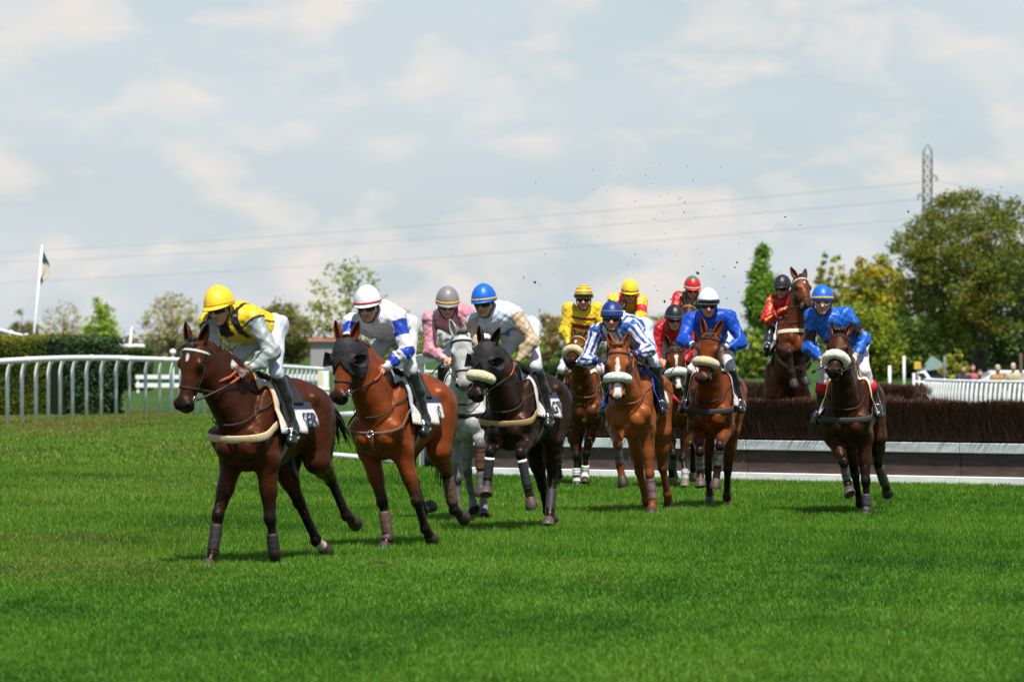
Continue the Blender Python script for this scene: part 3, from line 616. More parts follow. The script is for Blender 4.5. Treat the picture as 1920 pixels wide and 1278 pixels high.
# ---------------------------------------------------------------- flagpoles, pylon and cables
def flag_pole(label, u0, v0, u1, v1, d, r, fl):
    b, t = at(u0, v0, d), at(u1, v1, d); dirv = nrm(t - b); b = b - dirv * ((b[2] - float(gz(b[0], d))) / dirv[2]); root = empty('flagpole', b, label, 'flagpole'); s = FPX / d
    MB().tube([b, t], [r, r * 0.8], 10).build('pole', M['white_paint'], root); MB().ball(t, r * 0.95).build('finial', M['white_paint'], root)
    G = []; cc = []; m_, n_ = 16, 9; L_, Wd = fl
    for i in range(m_):
        a = i / (m_ - 1); row = []
        for j in range(n_):
            w = j / (n_ - 1); ext = Wd * w * (0.25 + 0.95 * math.sin(math.pi * min(1, a * 1.05)) ** 0.9) * (1 if a < 0.75 else 0.7)
            row.append(t - dirv * (L_ * (0.05 + 0.8 * a) + 0.9 * w * Wd * (1.1 - 0.3 * a)) + V(ext + r, 0.10 * Wd * math.sin(w * 9 + a * 3), 0)); c = (0.006, 0.065, 0.045) if a + w * 0.12 < 0.46 else ((0.55, 0.50, 0.42) if a < 0.86 else (0.05, 0.06, 0.05)); cc.append(c)
        G.append(row)
    mb = MB().grid(np.array(G)); mb.c = cc; f = mb.build('flag', M['cloth_wear'], root); so = f.modifiers.new('thickness', 'SOLIDIFY'); so.thickness = 0.006
flag_pole('tall white leaning flagpole with a limp green and white flag', 63, 634, 79, 462, 132, 0.044, (1.25, 0.22))
flag_pole('short white flagpole with a small flag right of the laurel hedge', 242, 662, 247, 614, 190, 0.06, (0.5, 0.16))
def lattice():
    d = 800.0; b = gpt(1737, d); s = FPX / d; top = CAMH + (V0 - 270) / s; root = empty('pylon', b, 'slim grey lattice pylon rising behind the great oak', 'pylon'); mb = MB()
    def wd(z): f = (z - b[2]) / (top - b[2]); return 1.75 - 0.95 * min(1, f / 0.62) if f < 0.62 else 0.80
    zs = np.concatenate([np.linspace(b[2], top - 1.6, 23)]); cor = lambda z, k: V(b[0], b[1], z) + V((-1, 1, 1, -1)[k], (-1, -1, 1, 1)[k], 0) * wd(z) + V((z - b[2]) * 0.006, 0, 0)
    for k in range(4):
        mb.tube([cor(z, k) for z in zs], 0.085, 5)
        mb.tube([cor(zs[-1], k), cor(zs[-1] + 1.0, k) * 0.5 + (V(b[0], b[1], 0) + V(0.2, 0, zs[-1] + 1.0)) * V(.5, .5, .5), V(b[0] + 0.22, b[1], top)], 0.07, 5)
        for i in range(len(zs) - 1):
            k2 = (k + 1) % 4; mb.tube([cor(zs[i], k), cor(zs[i + 1], k2)], 0.05, 4); mb.tube([cor(zs[i], k2), cor(zs[i + 1], k)], 0.05, 4); mb.tube([cor(zs[i], k), cor(zs[i], k2)], 0.045, 4)
    mb.build('lattice_mast', M['galv'], root); arms = []
    for v, sg in ((331, 1), (366, -1), (398, 1)):
        z = CAMH + (V0 - v) / s; c = V(b[0] + 0.2, b[1], z); tip = c + V(sg * 1.75, 0, 0.1); mb = MB()
        for q in (-1, 1): mb.tube([c + V(sg * 0.5, q * 0.8, 0.5), tip], 0.06, 4); mb.tube([c + V(sg * 0.5, q * 0.8, -0.5), tip], 0.06, 4)
        arm = mb.build('cross_arm', M['galv'], root); MB().tube([tip, tip - V(0, 0, 0.9)], 0.13, 6).build('insulator', M['galv'], arm); arms.append(tip - V(0, 0, 0.9))
    ends = [(-200, 482), (-200, 499), (-200, 538)]; rr = [(2050, 384), (2050, 415), (2050, 440)]
    for a_, e_, r_, lb in zip(arms, ends, rr, ('upper', 'middle', 'lower')):
        p = at(*e_, 1250); pts = bez(a_, (a_ + p) / 2 - V(0, 0, 3.4), p, 24); p2 = at(*r_, 720); pts2 = bez(a_, (a_ + p2) / 2 - V(0, 0, 0.6), p2, 10)
        o = MB().tube(list(pts2[::-1]) + list(pts[1:]), 0.034, 5).build('power_cable', M['wire'], None, True, base=V(*a_) * V(1, 1, 0)); tag(o, lb + ' one of the three power cables strung from the pylon across the sky', 'cable', 'power cables')
lattice()

# ---------------------------------------------------------------- small background things
def low_building():
    d = 330; b = gpt(622, d); b[2] = -0.5; s = FPX / d; root = empty('low_building', b, 'low grey building with an orange tiled roof far behind the white cap', 'building'); w = 74 / s; h = CAMH + (V0 - 640) / s
    mb = MB().box(V(b[0], d, (h + b[2]) / 2), (w, 5, h - b[2])); mb.c = [(0.28, 0.27, 0.28)] * len(mb.v); wall = mb.build('wall', M['tinted'], root, False)
    mb = MB(); z = h; P = [V(b[0] - w / 2 - 0.2, d - 2.8, z), V(b[0] + w / 2 + 0.2, d - 2.8, z), V(b[0] + w / 2 + 0.2, d, z + 0.34), V(b[0] - w / 2 - 0.2, d, z + 0.34), V(b[0] - w / 2 - 0.2, d + 2.8, z), V(b[0] + w / 2 + 0.2, d + 2.8, z)]
    mb.add(P, [(0, 1, 2, 3), (3, 2, 5, 4), (0, 3, 4), (1, 5, 2)]); mb.c = [(0.30, 0.12, 0.07)] * 6; mb.build('roof', M['tinted'], root, False)
low_building()
def vehicle(name, label, cat, u, d, heading, sz, col, zb, beacon=False):
    L_, W_, H_ = sz; b = gpt(u, d); b[2] = zb; root = empty(name, b, label, cat); a = math.radians(heading); R = np.array([[math.cos(a), -math.sin(a), 0], [math.sin(a), math.cos(a), 0], [0, 0, 1]]); van = H_ > 1.8
    prof = [(-.5, .16), (-.5, .50), (-.48, .60), (-.36, .66), (-.24, 1.0), (.22, 1.0), (.40, .64), (.5, .52), (.5, .16)] if not van else [(-.5, .14), (-.5, .97), (-.48, 1.0), (.22, 1.0), (.36, .62), (.49, .50), (.5, .14)]
    rows = []
    for y, k in ((-.5, .92), (-.47, 1), (.47, 1), (.5, .92)): rows.append([b + R @ V(x * L_ * (0.985 if k < 1 else 1), y * W_ * (1 - 0.16 * max(0, z - .6)), (z - .5) * H_ * (k if z > .5 else 1) + .5 * H_) for x, z in prof])
    mb = MB().grid(np.array(rows), None, True); n = len(prof); mb.f += [tuple(range(n - 1, -1, -1)), tuple(3 * n + i for i in range(n))]; mb.c = [col] * len(mb.v); bd = mb.build('body', M['tinted'], root, False)
    for sg in (-1, 1):
        for x0, x1 in (((-.26, -.04), (.0, .2)) if not van else ((-.3, .05), (.1, .24))): MB().box(b + R @ V((x0 + x1) / 2 * L_, sg * W_ * 0.475, H_ * 0.80), ((x1 - x0) * L_, 0.04, H_ * 0.24), R, bev=0.012).build('side_window', M['glass'], root, False)
        for x in (-.31, .31):
            c = b + R @ V(x * L_, sg * W_ * 0.45, 0.31); ax_ = R @ V(0, 0.11, 0); w = MB().tube([c - ax_, c + ax_], 0.31, 20).build('wheel', M['black'], root); MB().tube([c - ax_ * 1.08, c + ax_ * 1.08], 0.18, 12).build('rim', M['steel'], w)
    sp, zz = ((0.31, 0.82)) , 0; MB().box(b + R @ V(0.31 * L_, 0, H_ * 0.82), (0.03, W_ * 0.74, H_ * 0.34), R @ np.array([[math.cos(-.75), 0, math.sin(-.75)], [0, 1, 0], [-math.sin(-.75), 0, math.cos(-.75)]]), bev=0.01).build('windscreen', M['glass'], root, False)
    for sg in (-1, 1): MB().ball(b + R @ V(0.495 * L_, sg * W_ * 0.36, H_ * 0.40), (0.05, 0.13, 0.09), R).build('headlight', M['steel'], root)
    if beacon:
        mb = MB().box(b + R @ V(0.05 * L_, 0, H_ + 0.10), (0.35, W_ * 0.75, 0.22), R, bev=0.03); mb.c = [(0.01, 0.05, 0.42)] * len(mb.v); mb.build('beacon', M['tinted'], root, False)
vehicle('service_van', 'white service van with a blue beacon bar behind the laurel hedge', 'van', 213, 300, 232, (4.6, 1.9, 2.45), (0.74, 0.75, 0.76), -0.35, True)
vehicle('parked_car', 'pale silver parked car behind the spectators at the right edge', 'car', 1905, 172, 183, (4.3, 1.75, 1.45), (0.55, 0.58, 0.62), -0.5)
def back_rail():
    d = 140; root = empty('double_rail', gpt(20, d), 'grey double rail above the left hedge behind the flagpole', 'fence'); a_, b_ = at(-90, 603, d), at(86, 640, d - 6)
    for dz in (0, -0.16): MB().tube([a_ + V(0, 0, dz), (a_ + b_) / 2 + V(0, 0, dz + 0.06), b_ + V(0, 0, dz)], 0.05, 8).build('rail', M['plastic'], root)
    for t in (0.15, 0.64, 0.80, 0.97): p = a_ + (b_ - a_) * t; MB().box(V(p[0], p[1], (p[2] + 0.1) / 2), (0.12, 0.1, p[2] + 0.16), bev=0.01).build('post', M['plastic'], root, False)
back_rail()
def globe_post():
    d = 150; p = at(324, 660, d); b = gpt(324, d); root = empty('globe_post', b, 'white post with a round globe top left of the leading horse ears', 'post'); MB().tube([b, p], 0.05, 10).build('shaft', M['white_paint'], root); MB().ball(p + V(0, 0, 0.0), 0.115, None, 16, 12).build('globe', M['white_paint'], root)
globe_post()
def sign(label, u, v0, v1, wpx, d, col):
    s = FPX / d; p = at(u, (v0 + v1) / 2, d); b = gpt(u, d); root = empty('marker_sign', b, label, 'sign'); MB().tube([b, p], 0.05, 8).build('post', M['galv'], root); mb = MB().box(p - V(0, 0.07, 0), (wpx / s, 0.04, (v1 - v0) / s), bev=0.012); mb.c = [col] * len(mb.v); mb.build('panel', M['tinted'], root, False)
sign('square yellow marker sign on a post left of the white picket rail', 1720, 678, 692, 13, 160, (0.62, 0.40, 0.04))
def hut():
    d = 205; b = gpt(1752, d); s = FPX / d; root = empty('small_hut', b, 'small dark hut with a pale green sloping roof below the oak', 'hut'); w, h = 42 / s, CAMH + (V0 - 684) / s - b[2]
    mb = MB().box(b + V(0, 0, h / 2), (w, 1.2, h)); mb.c = [(0.02, 0.03, 0.03)] * len(mb.v); mb.build('wall', M['tinted'], root, False)
    mb = MB(); P = [b + V(x, y, z) for x, y, z in ((-w * .1, -.75, h + .42), (w * .55, -.75, h - .12), (w * .55, .75, h - .12), (-w * .1, .75, h + .42), (-w * .6, -.75, h - .3), (-w * .6, .75, h - .3))]; mb.add(P, [(0, 1, 2, 3), (4, 0, 3, 5), (4, 1, 0), (5, 3, 2)]); mb.c = [(0.22, 0.33, 0.30)] * 6; mb.build('roof', M['tinted'], root, False)
hut()
def white_frame():
    d = 135; b = gpt(1727, d); root = empty('white_frame', b, 'small white tubular frame between the yellow sign and the picket rail', 'frame'); q = lambda u, v: at(u, v, d)
    MB().tube([q(1712, 745), q(1713, 700), q(1733, 697), q(1752, 722), q(1752, 745)], 0.05, 8).build('hoop', M['plastic'], root); MB().tube([q(1722, 745), q(1724, 705), q(1742, 722)], 0.045, 8).build('brace', M['plastic'], root)
    for v in (715, 727): MB().tube([q(1712, v), q(1752, v + 2)], 0.035, 6).build('cross_bar', M['plastic'], root)
white_frame()
for u, v0, d, lb in ((1695, 668, 190, 'thin pale marker pole in front of the dark tree right of the blue rider'), (1668, 686, 170, 'short white marker peg right of the blue rider elbow'), (1771, 668, 185, 'thin grey pole beside the hut roof'), (1914, 662, 150, 'tan wooden post at the right edge behind the picket rail')):
    b = gpt(u, d); t = at(u, v0, d); o = MB().tube([b, t, t + V(0, 0, 0.02)], [0.07, 0.06, 0.02], 8).build('marker_pole', M['galv' if 'grey' in lb else ('bark' if 'tan' in lb else 'plastic')], None, True, base=b); tag(o, lb, 'pole')

# ---------------------------------------------------------------- racehorses
BAY = ((0.155, 0.034, 0.0075), (0.007, 0.005, 0.0045))
DARKBAY = ((0.042, 0.0105, 0.0038), (0.0055, 0.004, 0.004))
MIDBAY = ((0.075, 0.020, 0.006), (0.008, 0.0055, 0.005))
BLACK = ((0.0135, 0.0068, 0.0050), (0.006, 0.0045, 0.0045))
CHESTNUT = ((0.225, 0.064, 0.017), (0.15, 0.042, 0.012))
GREY = ((0.38, 0.385, 0.38), (0.15, 0.135, 0.135))
SIDE = {'R': -1, 'L': 1}

class Rig:
    """a horse-local frame: x ahead, y to its left, z up, origin on the withers"""
    def __init__(s, W, d, yaw, pitch=0.0, roll=0.0):
        a, p, r = math.radians(yaw), math.radians(pitch), math.radians(roll)
        f = V(-math.sin(a), -math.cos(a), 0); l = V(math.cos(a), -math.sin(a), 0); z = V(0, 0, 1)
        f, z = math.cos(p) * f + math.sin(p) * z, -math.sin(p) * f + math.cos(p) * z
        l, z = math.cos(r) * l + math.sin(r) * z, -math.sin(r) * l + math.cos(r) * z
        s.W = at(W[0], W[1], d); s.R = np.stack([f, l, z], 1); s.d = d
    def wor(s, p): return s.W + np.asarray(p) @ s.R.T
    def loc(s, P): return (np.asarray(P) - s.W) @ s.R
    def solve(s, uv, par, Ln, x=None, y=None, z=None, sl=0.03, sx=0.10, sy=0.07, sz=0.07):
        t = np.arange(s.d - 1.9, s.d + 2.4, 0.006)
        P = V(0, 0, CAMH) + ray(uv[0], uv[1])[None] * t[:, None]; q = s.loc(P)
        c = ((np.linalg.norm(q - par, axis=1) - Ln) / sl) ** 2
        if x is not None: c = c + ((q[:, 0] - x) / sx) ** 2
        if y is not None: c = c + ((q[:, 1] - y) / sy) ** 2
        if z is not None: c = c + ((q[:, 2] - z) / sz) ** 2
        r = q[c.argmin()]
        # keep bones near their length
        dlt = r - par; ln = np.linalg.norm(dlt)
        return par + dlt * np.clip(Ln / ln, 0.0, 9.0) if ln < 1e-6 else par + dlt / ln * np.clip(ln, 0.72 * Ln, 1.15 * Ln)

def horse(S):
    rig = Rig(S['W'], S['d'], S['yaw'], S.get('pitch', 0), S.get('roll', 0)); S['rig'] = rig
    base, dark = [np.array(c) for c in S['coat']]
    g = rig.wor(V(-0.35, 0, -1.6)); g[2] = max(0.0, g[2]) if S.get('air') else 0.0
    root = empty('racehorse', g, S['label'], 'horse', 'racehorses in the field'); S['root'] = root
    def lob(name, v, f, m, parent=None, smooth=True, col=None):
        return mesh_obj(name, rig.wor(v), f, m, parent if parent is not None else root, smooth, col)
    def mbo(name, mb, m, parent=None, smooth=True):
        mb.v = [tuple(p) for p in rig.wor(np.array(mb.v))]
        return mb.build(name, m, parent if parent is not None else root, smooth)
    sd = SDF()
    # --- trunk
    I3 = np.eye(3); th = math.radians(18); Rsh = np.array([[math.sin(th), 0, -math.cos(th)], [0, 1, 0], [math.cos(th), 0, math.sin(th)]])
    sd.ell(V(-0.26, 0, -0.44), I3, V(0.50, 0.265, 0.345), 0.05)
    sd.ell(V(-0.62, 0, -0.39), I3, V(0.42, 0.25, 0.275), 0.08)
    sd.cone(V(-0.02, 0, -0.12), V(-0.80, 0, -0.17), 0.095, 0.14, 0.12)
    sd.cone(V(0.06, 0, -0.115), V(-0.22, 0, -0.115), 0.07, 0.07, 0.09)
    sd.ell(V(-0.93, 0, -0.27), I3, V(0.28, 0.225, 0.255), 0.08)
    sd.cone(V(-0.80, 0, -0.10), V(-1.10, 0, -0.20), 0.09, 0.075, 0.1)
    sd.ell(V(0.12, 0, -0.51), I3, V(0.26, 0.21, 0.285), 0.06)
    for y in (-1, 1):
        sd.ell(V(0.09, y * 0.165, -0.36), Rsh, V(0.36, 0.085, 0.150), 0.035)
        sd.ell(V(0.275, y * 0.108, -0.580), I3, V(0.118, 0.098, 0.115), 0.012)
        sd.ell(V(0.245, y * 0.185, -0.50), I3, V(0.085, 0.062, 0.13), 0.025); sd.ell(V(0.0, y * 0.19, -0.55), I3, V(0.13, 0.065, 0.12), 0.03)
        sd.ell(V(-0.97, y * 0.13, -0.42), I3, V(0.25, 0.135, 0.30), 0.06)
        sd.ball(V(-0.80, y * 0.20, -0.17), 0.055, 0.08)
    # --- fore legs
    hoofs = []; bones = {}
    for key in ('RF', 'LF'):
        sg = SIDE[key[0]]; sp = S['legs'].get(key)
        E = V(0.06, sg * 0.165, -0.70)
        if sp:
            if sp[0][2] > 0.25: E = E + V(0.06, 0, 0.05)
            K = rig.solve(sp[0][:2], E, 0.43, E[0] + sp[0][2], sg * 0.145)
            Ft = rig.solve(sp[1][:2], K, 0.285, K[0] + sp[1][2], sg * 0.13, sy=0.1)
            if sp[2][2] == 'g':
                r = ray(*sp[2][:2]); H = rig.loc(V(0, 0, CAMH) + r * ((CAMH - 0.0) / -r[2]))
                if np.linalg.norm(H - Ft) > 0.24 or abs(H[0] - Ft[0]) > 0.14: H = Ft + V(0.105, 0, -0.150)
            else: H = rig.solve(sp[2][:2], Ft, 0.195, Ft[0] + sp[2][2], None)
        else:
            E = E + V(0.05, 0, 0.04); K = E + V(0.34, 0, -0.22); Ft = K + V(-0.20, 0, -0.2); H = Ft + V(-0.15, 0, -0.08)
        bones[key] = (E, K, Ft, H)
        Sp = V(0.25, sg * 0.165, -0.50); fw = nrm(np.cross(V(0, 1, 0), K - E) * -1)   # towards the front of the leg
        if fw[0] < 0: fw = -fw
        sd.cone(Sp, E, 0.105, 0.108, 0.03)
        sd.cone(V(-0.05, sg * 0.17, -0.52), E, 0.09, 0.085, 0.08)
        sd.cone(E, E + (K - E) * 0.55, 0.104, 0.072, 0.04, (0, 0.30)); sd.cone(E + (K - E) * 0.5, K, 0.074, 0.048, 0.03, (0.25, 0.95))
        sd.cone(E + fw * 0.045, E + (K - E) * 0.42 + fw * 0.035, 0.072, 0.045, 0.022, (0, 0.25)); sd.cone(E + V(0, sg * 0.035, 0), E + (K - E) * 0.5 + V(0, sg * 0.025, 0), 0.06, 0.035, 0.02, (0, 0.3))
        sd.ell(K + fw * 0.012, I3, V(0.057, 0.055, 0.068), 0.02, 1.0)
        cf = nrm(np.cross(V(0, 1, 0), Ft - K) * -1)
        if np.dot(cf, fw) < -0.2 and abs(np.dot(cf, fw)) > 0.2: cf = -cf
        sd.cone(K, Ft, 0.040, 0.036, 0.03, (1, 1)); sd.cone(K - cf * 0.034, Ft - cf * 0.032, 0.026, 0.027, 0.025, (1, 1))
        sd.ell(Ft - cf * 0.006, I3, V(0.052, 0.048, 0.050), 0.025, 1.0)
        Cn = Ft + (H - Ft) * 0.58; sd.cone(Ft, Cn, 0.040, 0.048, 0.025, (1, 1)); hoofs.append((key, Cn, H, cf))
    # --- hind legs
    for key in ('RH', 'LH'):
        sg = SIDE[key[0]]; sp = S['legs'].get(key)
        J = V(-0.92, sg * 0.13, -0.28)
        if sp:
            Hk = rig.solve(sp[0][:2], J, 0.80, J[0] + sp[0][2], sg * 0.15, sl=0.06)
            Ft = rig.solve(sp[1][:2], Hk, 0.37, Hk[0] + sp[1][2], sg * 0.14, sy=0.12)
            if sp[2][2] == 'g':
                r = ray(*sp[2][:2]); H = rig.loc(V(0, 0, CAMH) + r * ((CAMH - 0.0) / -r[2]))
                if np.linalg.norm(H - Ft) > 0.24 or abs(H[0] - Ft[0]) > 0.14: H = Ft + V(0.105, 0, -0.150)
            else: H = rig.solve(sp[2][:2], Ft, 0.20, Ft[0] + sp[2][2], None)
        else:
            q = S.get('hind_default', ((-0.22, -0.72), (-0.14, -0.33), (-0.1, -0.15)))
            Hk = J + V(q[0][0], sg * 0.01, q[0][1]); Ft = Hk + V(q[1][0], 0, q[1][1]); H = Ft + V(q[2][0], 0, q[2][1])
        bones[key] = (J, Hk, Ft, H)
        D = Hk - J; L_ = np.linalg.norm(D); l1, l2 = 0.45, 0.46; Lc = min(L_, 0.895)
        a = (l1 * l1 - l2 * l2 + Lc * Lc) / (2 * Lc); hgt = math.sqrt(max(l1 * l1 - a * a, 0.0)); u = D / L_
        pf = nrm(V(1, sg * 0.22, 0.15) - u * np.dot(V(1, sg * 0.22, 0.15), u)); T = J + u * a * (L_ / Lc) + pf * hgt
        bk = nrm(np.cross(V(0, 1, 0), Ft - Hk)); bk = bk if bk[0] < 0 else -bk
        sd.cone(J + V(0, sg * 0.0, 0), T, 0.17, 0.115, 0.09); sd.cone(V(-1.07, sg * 0.10, -0.28), T + (Hk - T) * 0.45 + V(-0.05, 0, 0), 0.12, 0.06, 0.09)
        sd.cone(T, T + (Hk - T) * 0.5, 0.112, 0.080, 0.04, (0, 0.15)); sd.cone(T + (Hk - T) * 0.45, Hk, 0.082, 0.050, 0.04, (0.15, 0.85))
        sd.ell(Hk, I3, V(0.058, 0.050, 0.066), 0.025, 0.95)
        hp = Hk + nrm(T - Hk) * 0.055 + bk * 0.05
        sd.cone(T + (Hk - T) * 0.5 + bk * 0.03, hp, 0.04, 0.024, 0.035, (0.3, 0.9)); sd.cone(hp, Hk + (Ft - Hk) * 0.35 + bk * 0.02, 0.026, 0.026, 0.03, (0.9, 1))
        sd.cone(Hk, Ft, 0.043, 0.038, 0.03, (0.9, 1)); sd.cone(Hk + bk * 0.034, Ft + bk * 0.032, 0.027, 0.027, 0.025, (1, 1))
        sd.ell(Ft + bk * 0.006, I3, V(0.054, 0.049, 0.053), 0.025, 1.0)
        Cn = Ft + (H - Ft) * 0.58; sd.cone(Ft, Cn, 0.042, 0.049, 0.025, (1, 1)); hoofs.append((key, Cn, H, -bk))
    # --- neck and head
    pu, pv, px = S['poll']; P0 = V(0.0, 0, -0.10)
    P = rig.solve((pu, pv), P0, S.get('necklen', 0.88), px, -0.05, sx=0.08, sy=0.16, sl=0.05)
    mu_, mv_, mx_ = S['muzzle']; Mz = rig.solve((mu_, mv_), P, 0.585, P[0] + mx_, None, sx=0.10)
    a = nrm(Mz - P); hy = math.radians(S['hyaw']); lw = V(math.cos(hy), -math.sin(hy), 0); b = lw @ rig.R
    b = nrm(b - a * np.dot(a, b)); n = np.cross(a, b); Hd = np.stack([a, b, n])
    hl = lambda x, y, z: P + a * x + b * y + n * z
    T = hl(0.15, 0, -0.135); Cb = V(0.20, 0, -0.42)
    crest = bez(V(-0.04, 0, -0.115), (V(-0.04, 0, -0.115) + P) / 2 + V(-0.06, 0, 0.10), hl(0.0, 0, -0.045), 6)
    under = bez(Cb, (Cb + T) / 2 + V(0.0, 0, 0.0), T, 6)
    for i in range(5):
        t0, t1 = i / 5, (i + 1) / 5
        rc = lambda t: 0.088 - 0.028 * t; ru = lambda t: 0.165 - 0.09 * t
        nk_ = S.get('necktone', 0.0); sd.cone(crest[i], crest[i + 1], rc(t0), rc(t1), 0.07, (nk_, nk_)); sd.cone(under[i], under[i + 1], ru(t0), ru(t1), 0.06, (nk_ * min(1, t0 * 2 + 0.3), nk_))
        m0, m1 = (crest[i] + under[i]) / 2, (crest[i + 1] + under[i + 1]) / 2
        sd.cone(m0, m1, 0.13 - 0.045 * t0, 0.13 - 0.045 * t1, 0.08, (nk_, nk_))
    n_head = len(sd.p)
    sd.ell(hl(0.085, 0, -0.045), Hd, V(0.13, 0.100, 0.105), 0.03)
    sd.ell(hl(0.17, 0, -0.02), Hd, V(0.12, 0.098, 0.068), 0.03)
    sd.cone(hl(0.20, 0, -0.045), hl(0.47, 0, -0.03), 0.080, 0.058, 0.03, (0.05, 0.35))
    sd.cone(hl(0.20, 0, -0.03), hl(0.46, 0, -0.012), 0.055, 0.036, 0.03, (0.05, 0.3))
    mo = S.get('mouth', 0.0)
    for y in (-1, 1):
        sd.ell(hl(0.205, y * 0.055, -0.110), Hd, V(0.120, 0.040, 0.092), 0.022)
        sd.ell(hl(0.180, y * 0.088, 0.002), Hd, V(0.044, 0.026, 0.030), 0.02, 0.2)
        sd.cone(hl(0.22, y * 0.084, -0.05), hl(0.39, y * 0.056, -0.04), 0.016, 0.010, 0.018)
        sd.ell(hl(0.54, y * 0.050, 0.006), Hd, V(0.048, 0.031, 0.034), 0.016, 0.9)
    sd.cone(hl(0.27, 0, -0.115), hl(0.50, 0, -0.075 - mo), 0.046, 0.034, 0.04, (0.05, 0.6))
    sd.ell(hl(0.52, 0, -0.025), Hd, V(0.070, 0.066, 0.066), 0.03, 0.8)
    sd.ell(hl(0.570, 0, -0.045), Hd, V(0.034, 0.050, 0.040), 0.022, 0.95)
    sd.ell(hl(0.540, 0, -0.096 - mo), Hd, V(0.040, 0.040, 0.028), 0.016, 0.95)
    for y in (-1, 1):
        sd.ell(hl(0.566, y * 0.066, 0.018), nrm_rows(np.stack([a + b * y * 0.5, b - a * y * 0.5, n])), V(0.026, 0.015, 0.018), 0.010, sub=True)
        sd.ell(hl(0.186, y * 0.112, -0.006), Hd, V(0.030, 0.015, 0.017), 0.012, sub=True)
    sd.cone(hl(0.50, -0.07, -0.070 - mo * 0.5), hl(0.50, 0.07, -0.070 - mo * 0.5), 0.006 + mo * 0.5, 0.006 + mo * 0.5, 0.012, sub=True)
    hs_ = S.get('hs', 1.16)                        # broaden the head without lengthening it
    def widen(p): q_ = np.asarray(p) - P; return P + a * (q_ @ a) + (b * (q_ @ b) + n * (q_ @ n)) * hs_
    for i in range(n_head, len(sd.p)):
        pr = list(sd.p[i])
        if pr[0] == 'c': pr[1], pr[2], pr[3], pr[4] = widen(pr[1]), widen(pr[2]), pr[3] * hs_, pr[4] * hs_
        else: pr[1], pr[3] = widen(pr[1]), pr[3] * V(1.03, hs_, hs_)
        sd.p[i] = tuple(pr)
    hl = lambda x, y, z: P + a * x + (b * y + n * z) * hs_
    sd.cone(V(0.41, 0, -0.46), V(0.35, 0, -0.76), 0.030, 0.050, 0.022, sub=True)
    for y in (-1, 1):
        sd.cone(V(0.375, y * 0.04, -0.735), V(0.335, y * 0.26, -0.655), 0.034, 0.036, 0.025, sub=True)
        sd.cone(V(0.385, y * 0.185, -0.40), V(0.375, y * 0.195, -0.60), 0.022, 0.026, 0.025, sub=True)
        sd.cone(V(0.22, y * 0.285, -0.34), V(0.20, y * 0.285, -0.60), 0.026, 0.030, 0.04, sub=True)
        sd.cone(V(0.15, y * 0.245, -0.12), V(0.335, y * 0.225, -0.38), 0.038, 0.038, 0.05, sub=True)
        sd.cone(V(-0.135, y * 0.285, -0.30), V(-0.06, y * 0.280, -0.66), 0.034, 0.040, 0.04, sub=True)
        sd.cone(V(-0.70, y * 0.285, -0.26), V(-0.66, y * 0.285, -0.60), 0.04, 0.04, 0.09, sub=True)
        sd.cone(V(-1.02, y * 0.30, -0.42), V(-0.93, y * 0.28, -0.72), 0.032, 0.032, 0.04, sub=True)
    vox = S.get('vox', 0.014)
    seed = S.get('seed', 1)
    vts, Q = sd.mesh(vox, lambda p: -0.013 * folds(p * V(1, 1, 0.6), 6.5, seed) * np.clip((p[:, 2] + 0.95) * 4, 0.25, 1) * np.clip((0.55 - p[:, 0]) * 4, 0.15, 1) - 0.0035 * folds(p, 19, seed + 5) + 0.0022 * np.sin(p[:, 0] * 70) * np.exp(-((p[:, 0] + 0.42) / 0.22) ** 2) * (np.abs(p[:, 1]) > 0.15))
    # --- coat colours: points, muzzle, markings
    tn = sd.tones(vts, 0.018).clip(0, 1); tn = np.clip((tn - 0.12) * 1.25, 0, 1)
    col = base[None] * (1 - tn[:, None]) + dark[None] * tn[:, None]
    col *= (1 + 0.16 * wob(vts, 5, seed + 9))[:, None]
    hx, hyy, hz = (vts - P) @ a, (vts - P) @ b / hs_, (vts - P) @ n / hs_
    inh = (hx > -0.02) & (hx < 0.66) & (np.abs(hyy) < 0.14) & (np.abs(hz) < 0.2)
    for (x0, x1, w0, w1, y0) in S.get('white', []):
        t = (hx - x0) / (x1 - x0); w = w0 + (w1 - w0) * t + 0.006 * np.sin(hx * 60)
        mk = inh & (t > 0) & (t < 1) & (np.abs(hyy - y0) < w * np.sqrt(np.clip(np.minimum(t, 1 - t) * 8, 0, 1))) & (hz > -0.06)
        col[mk] = (0.62, 0.58, 0.55)
    mzl = sstep(0.44, 0.53, hx + 0.02 * wob(vts, 30, seed)) * inh; dk_ = np.array(S.get('muzzlec', dark * 1.3)); wt_ = (col[:, 1] > 0.4) & inh; mz_ = np.where(wt_, 0.0, mzl)[:, None]; col = col * (1 - mz_ * 0.9) + dk_[None] * mz_ * 0.9
    for y in (-1, 1):
        d_ = np.sqrt(((hx - 0.566) / 0.030) ** 2 + ((hyy - y * 0.064) / 0.022) ** 2 + ((hz - 0.018) / 0.022) ** 2); col[d_ < 1] = (0.004, 0.003, 0.003)
        d_ = np.sqrt(((hx - 0.186) / 0.045) ** 2 + ((hyy - y * 0.10) / 0.04) ** 2 + ((hz + 0.006) / 0.030) ** 2); e_ = np.clip(1.4 - d_, 0, 0.7)[:, None]; col = col * (1 - e_) + dark[None] * e_
    lip = inh & (hx > 0.47) & (np.abs(hz + 0.070 + mo * 0.5) < 0.008 + mo * 0.6); col[lip] = (0.006, 0.004, 0.004) if mo == 0 else (0.16, 0.05, 0.04)
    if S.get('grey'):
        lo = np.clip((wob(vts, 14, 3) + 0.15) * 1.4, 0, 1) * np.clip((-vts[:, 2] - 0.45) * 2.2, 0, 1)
        col = col * (1 - 0.55 * lo[:, None])
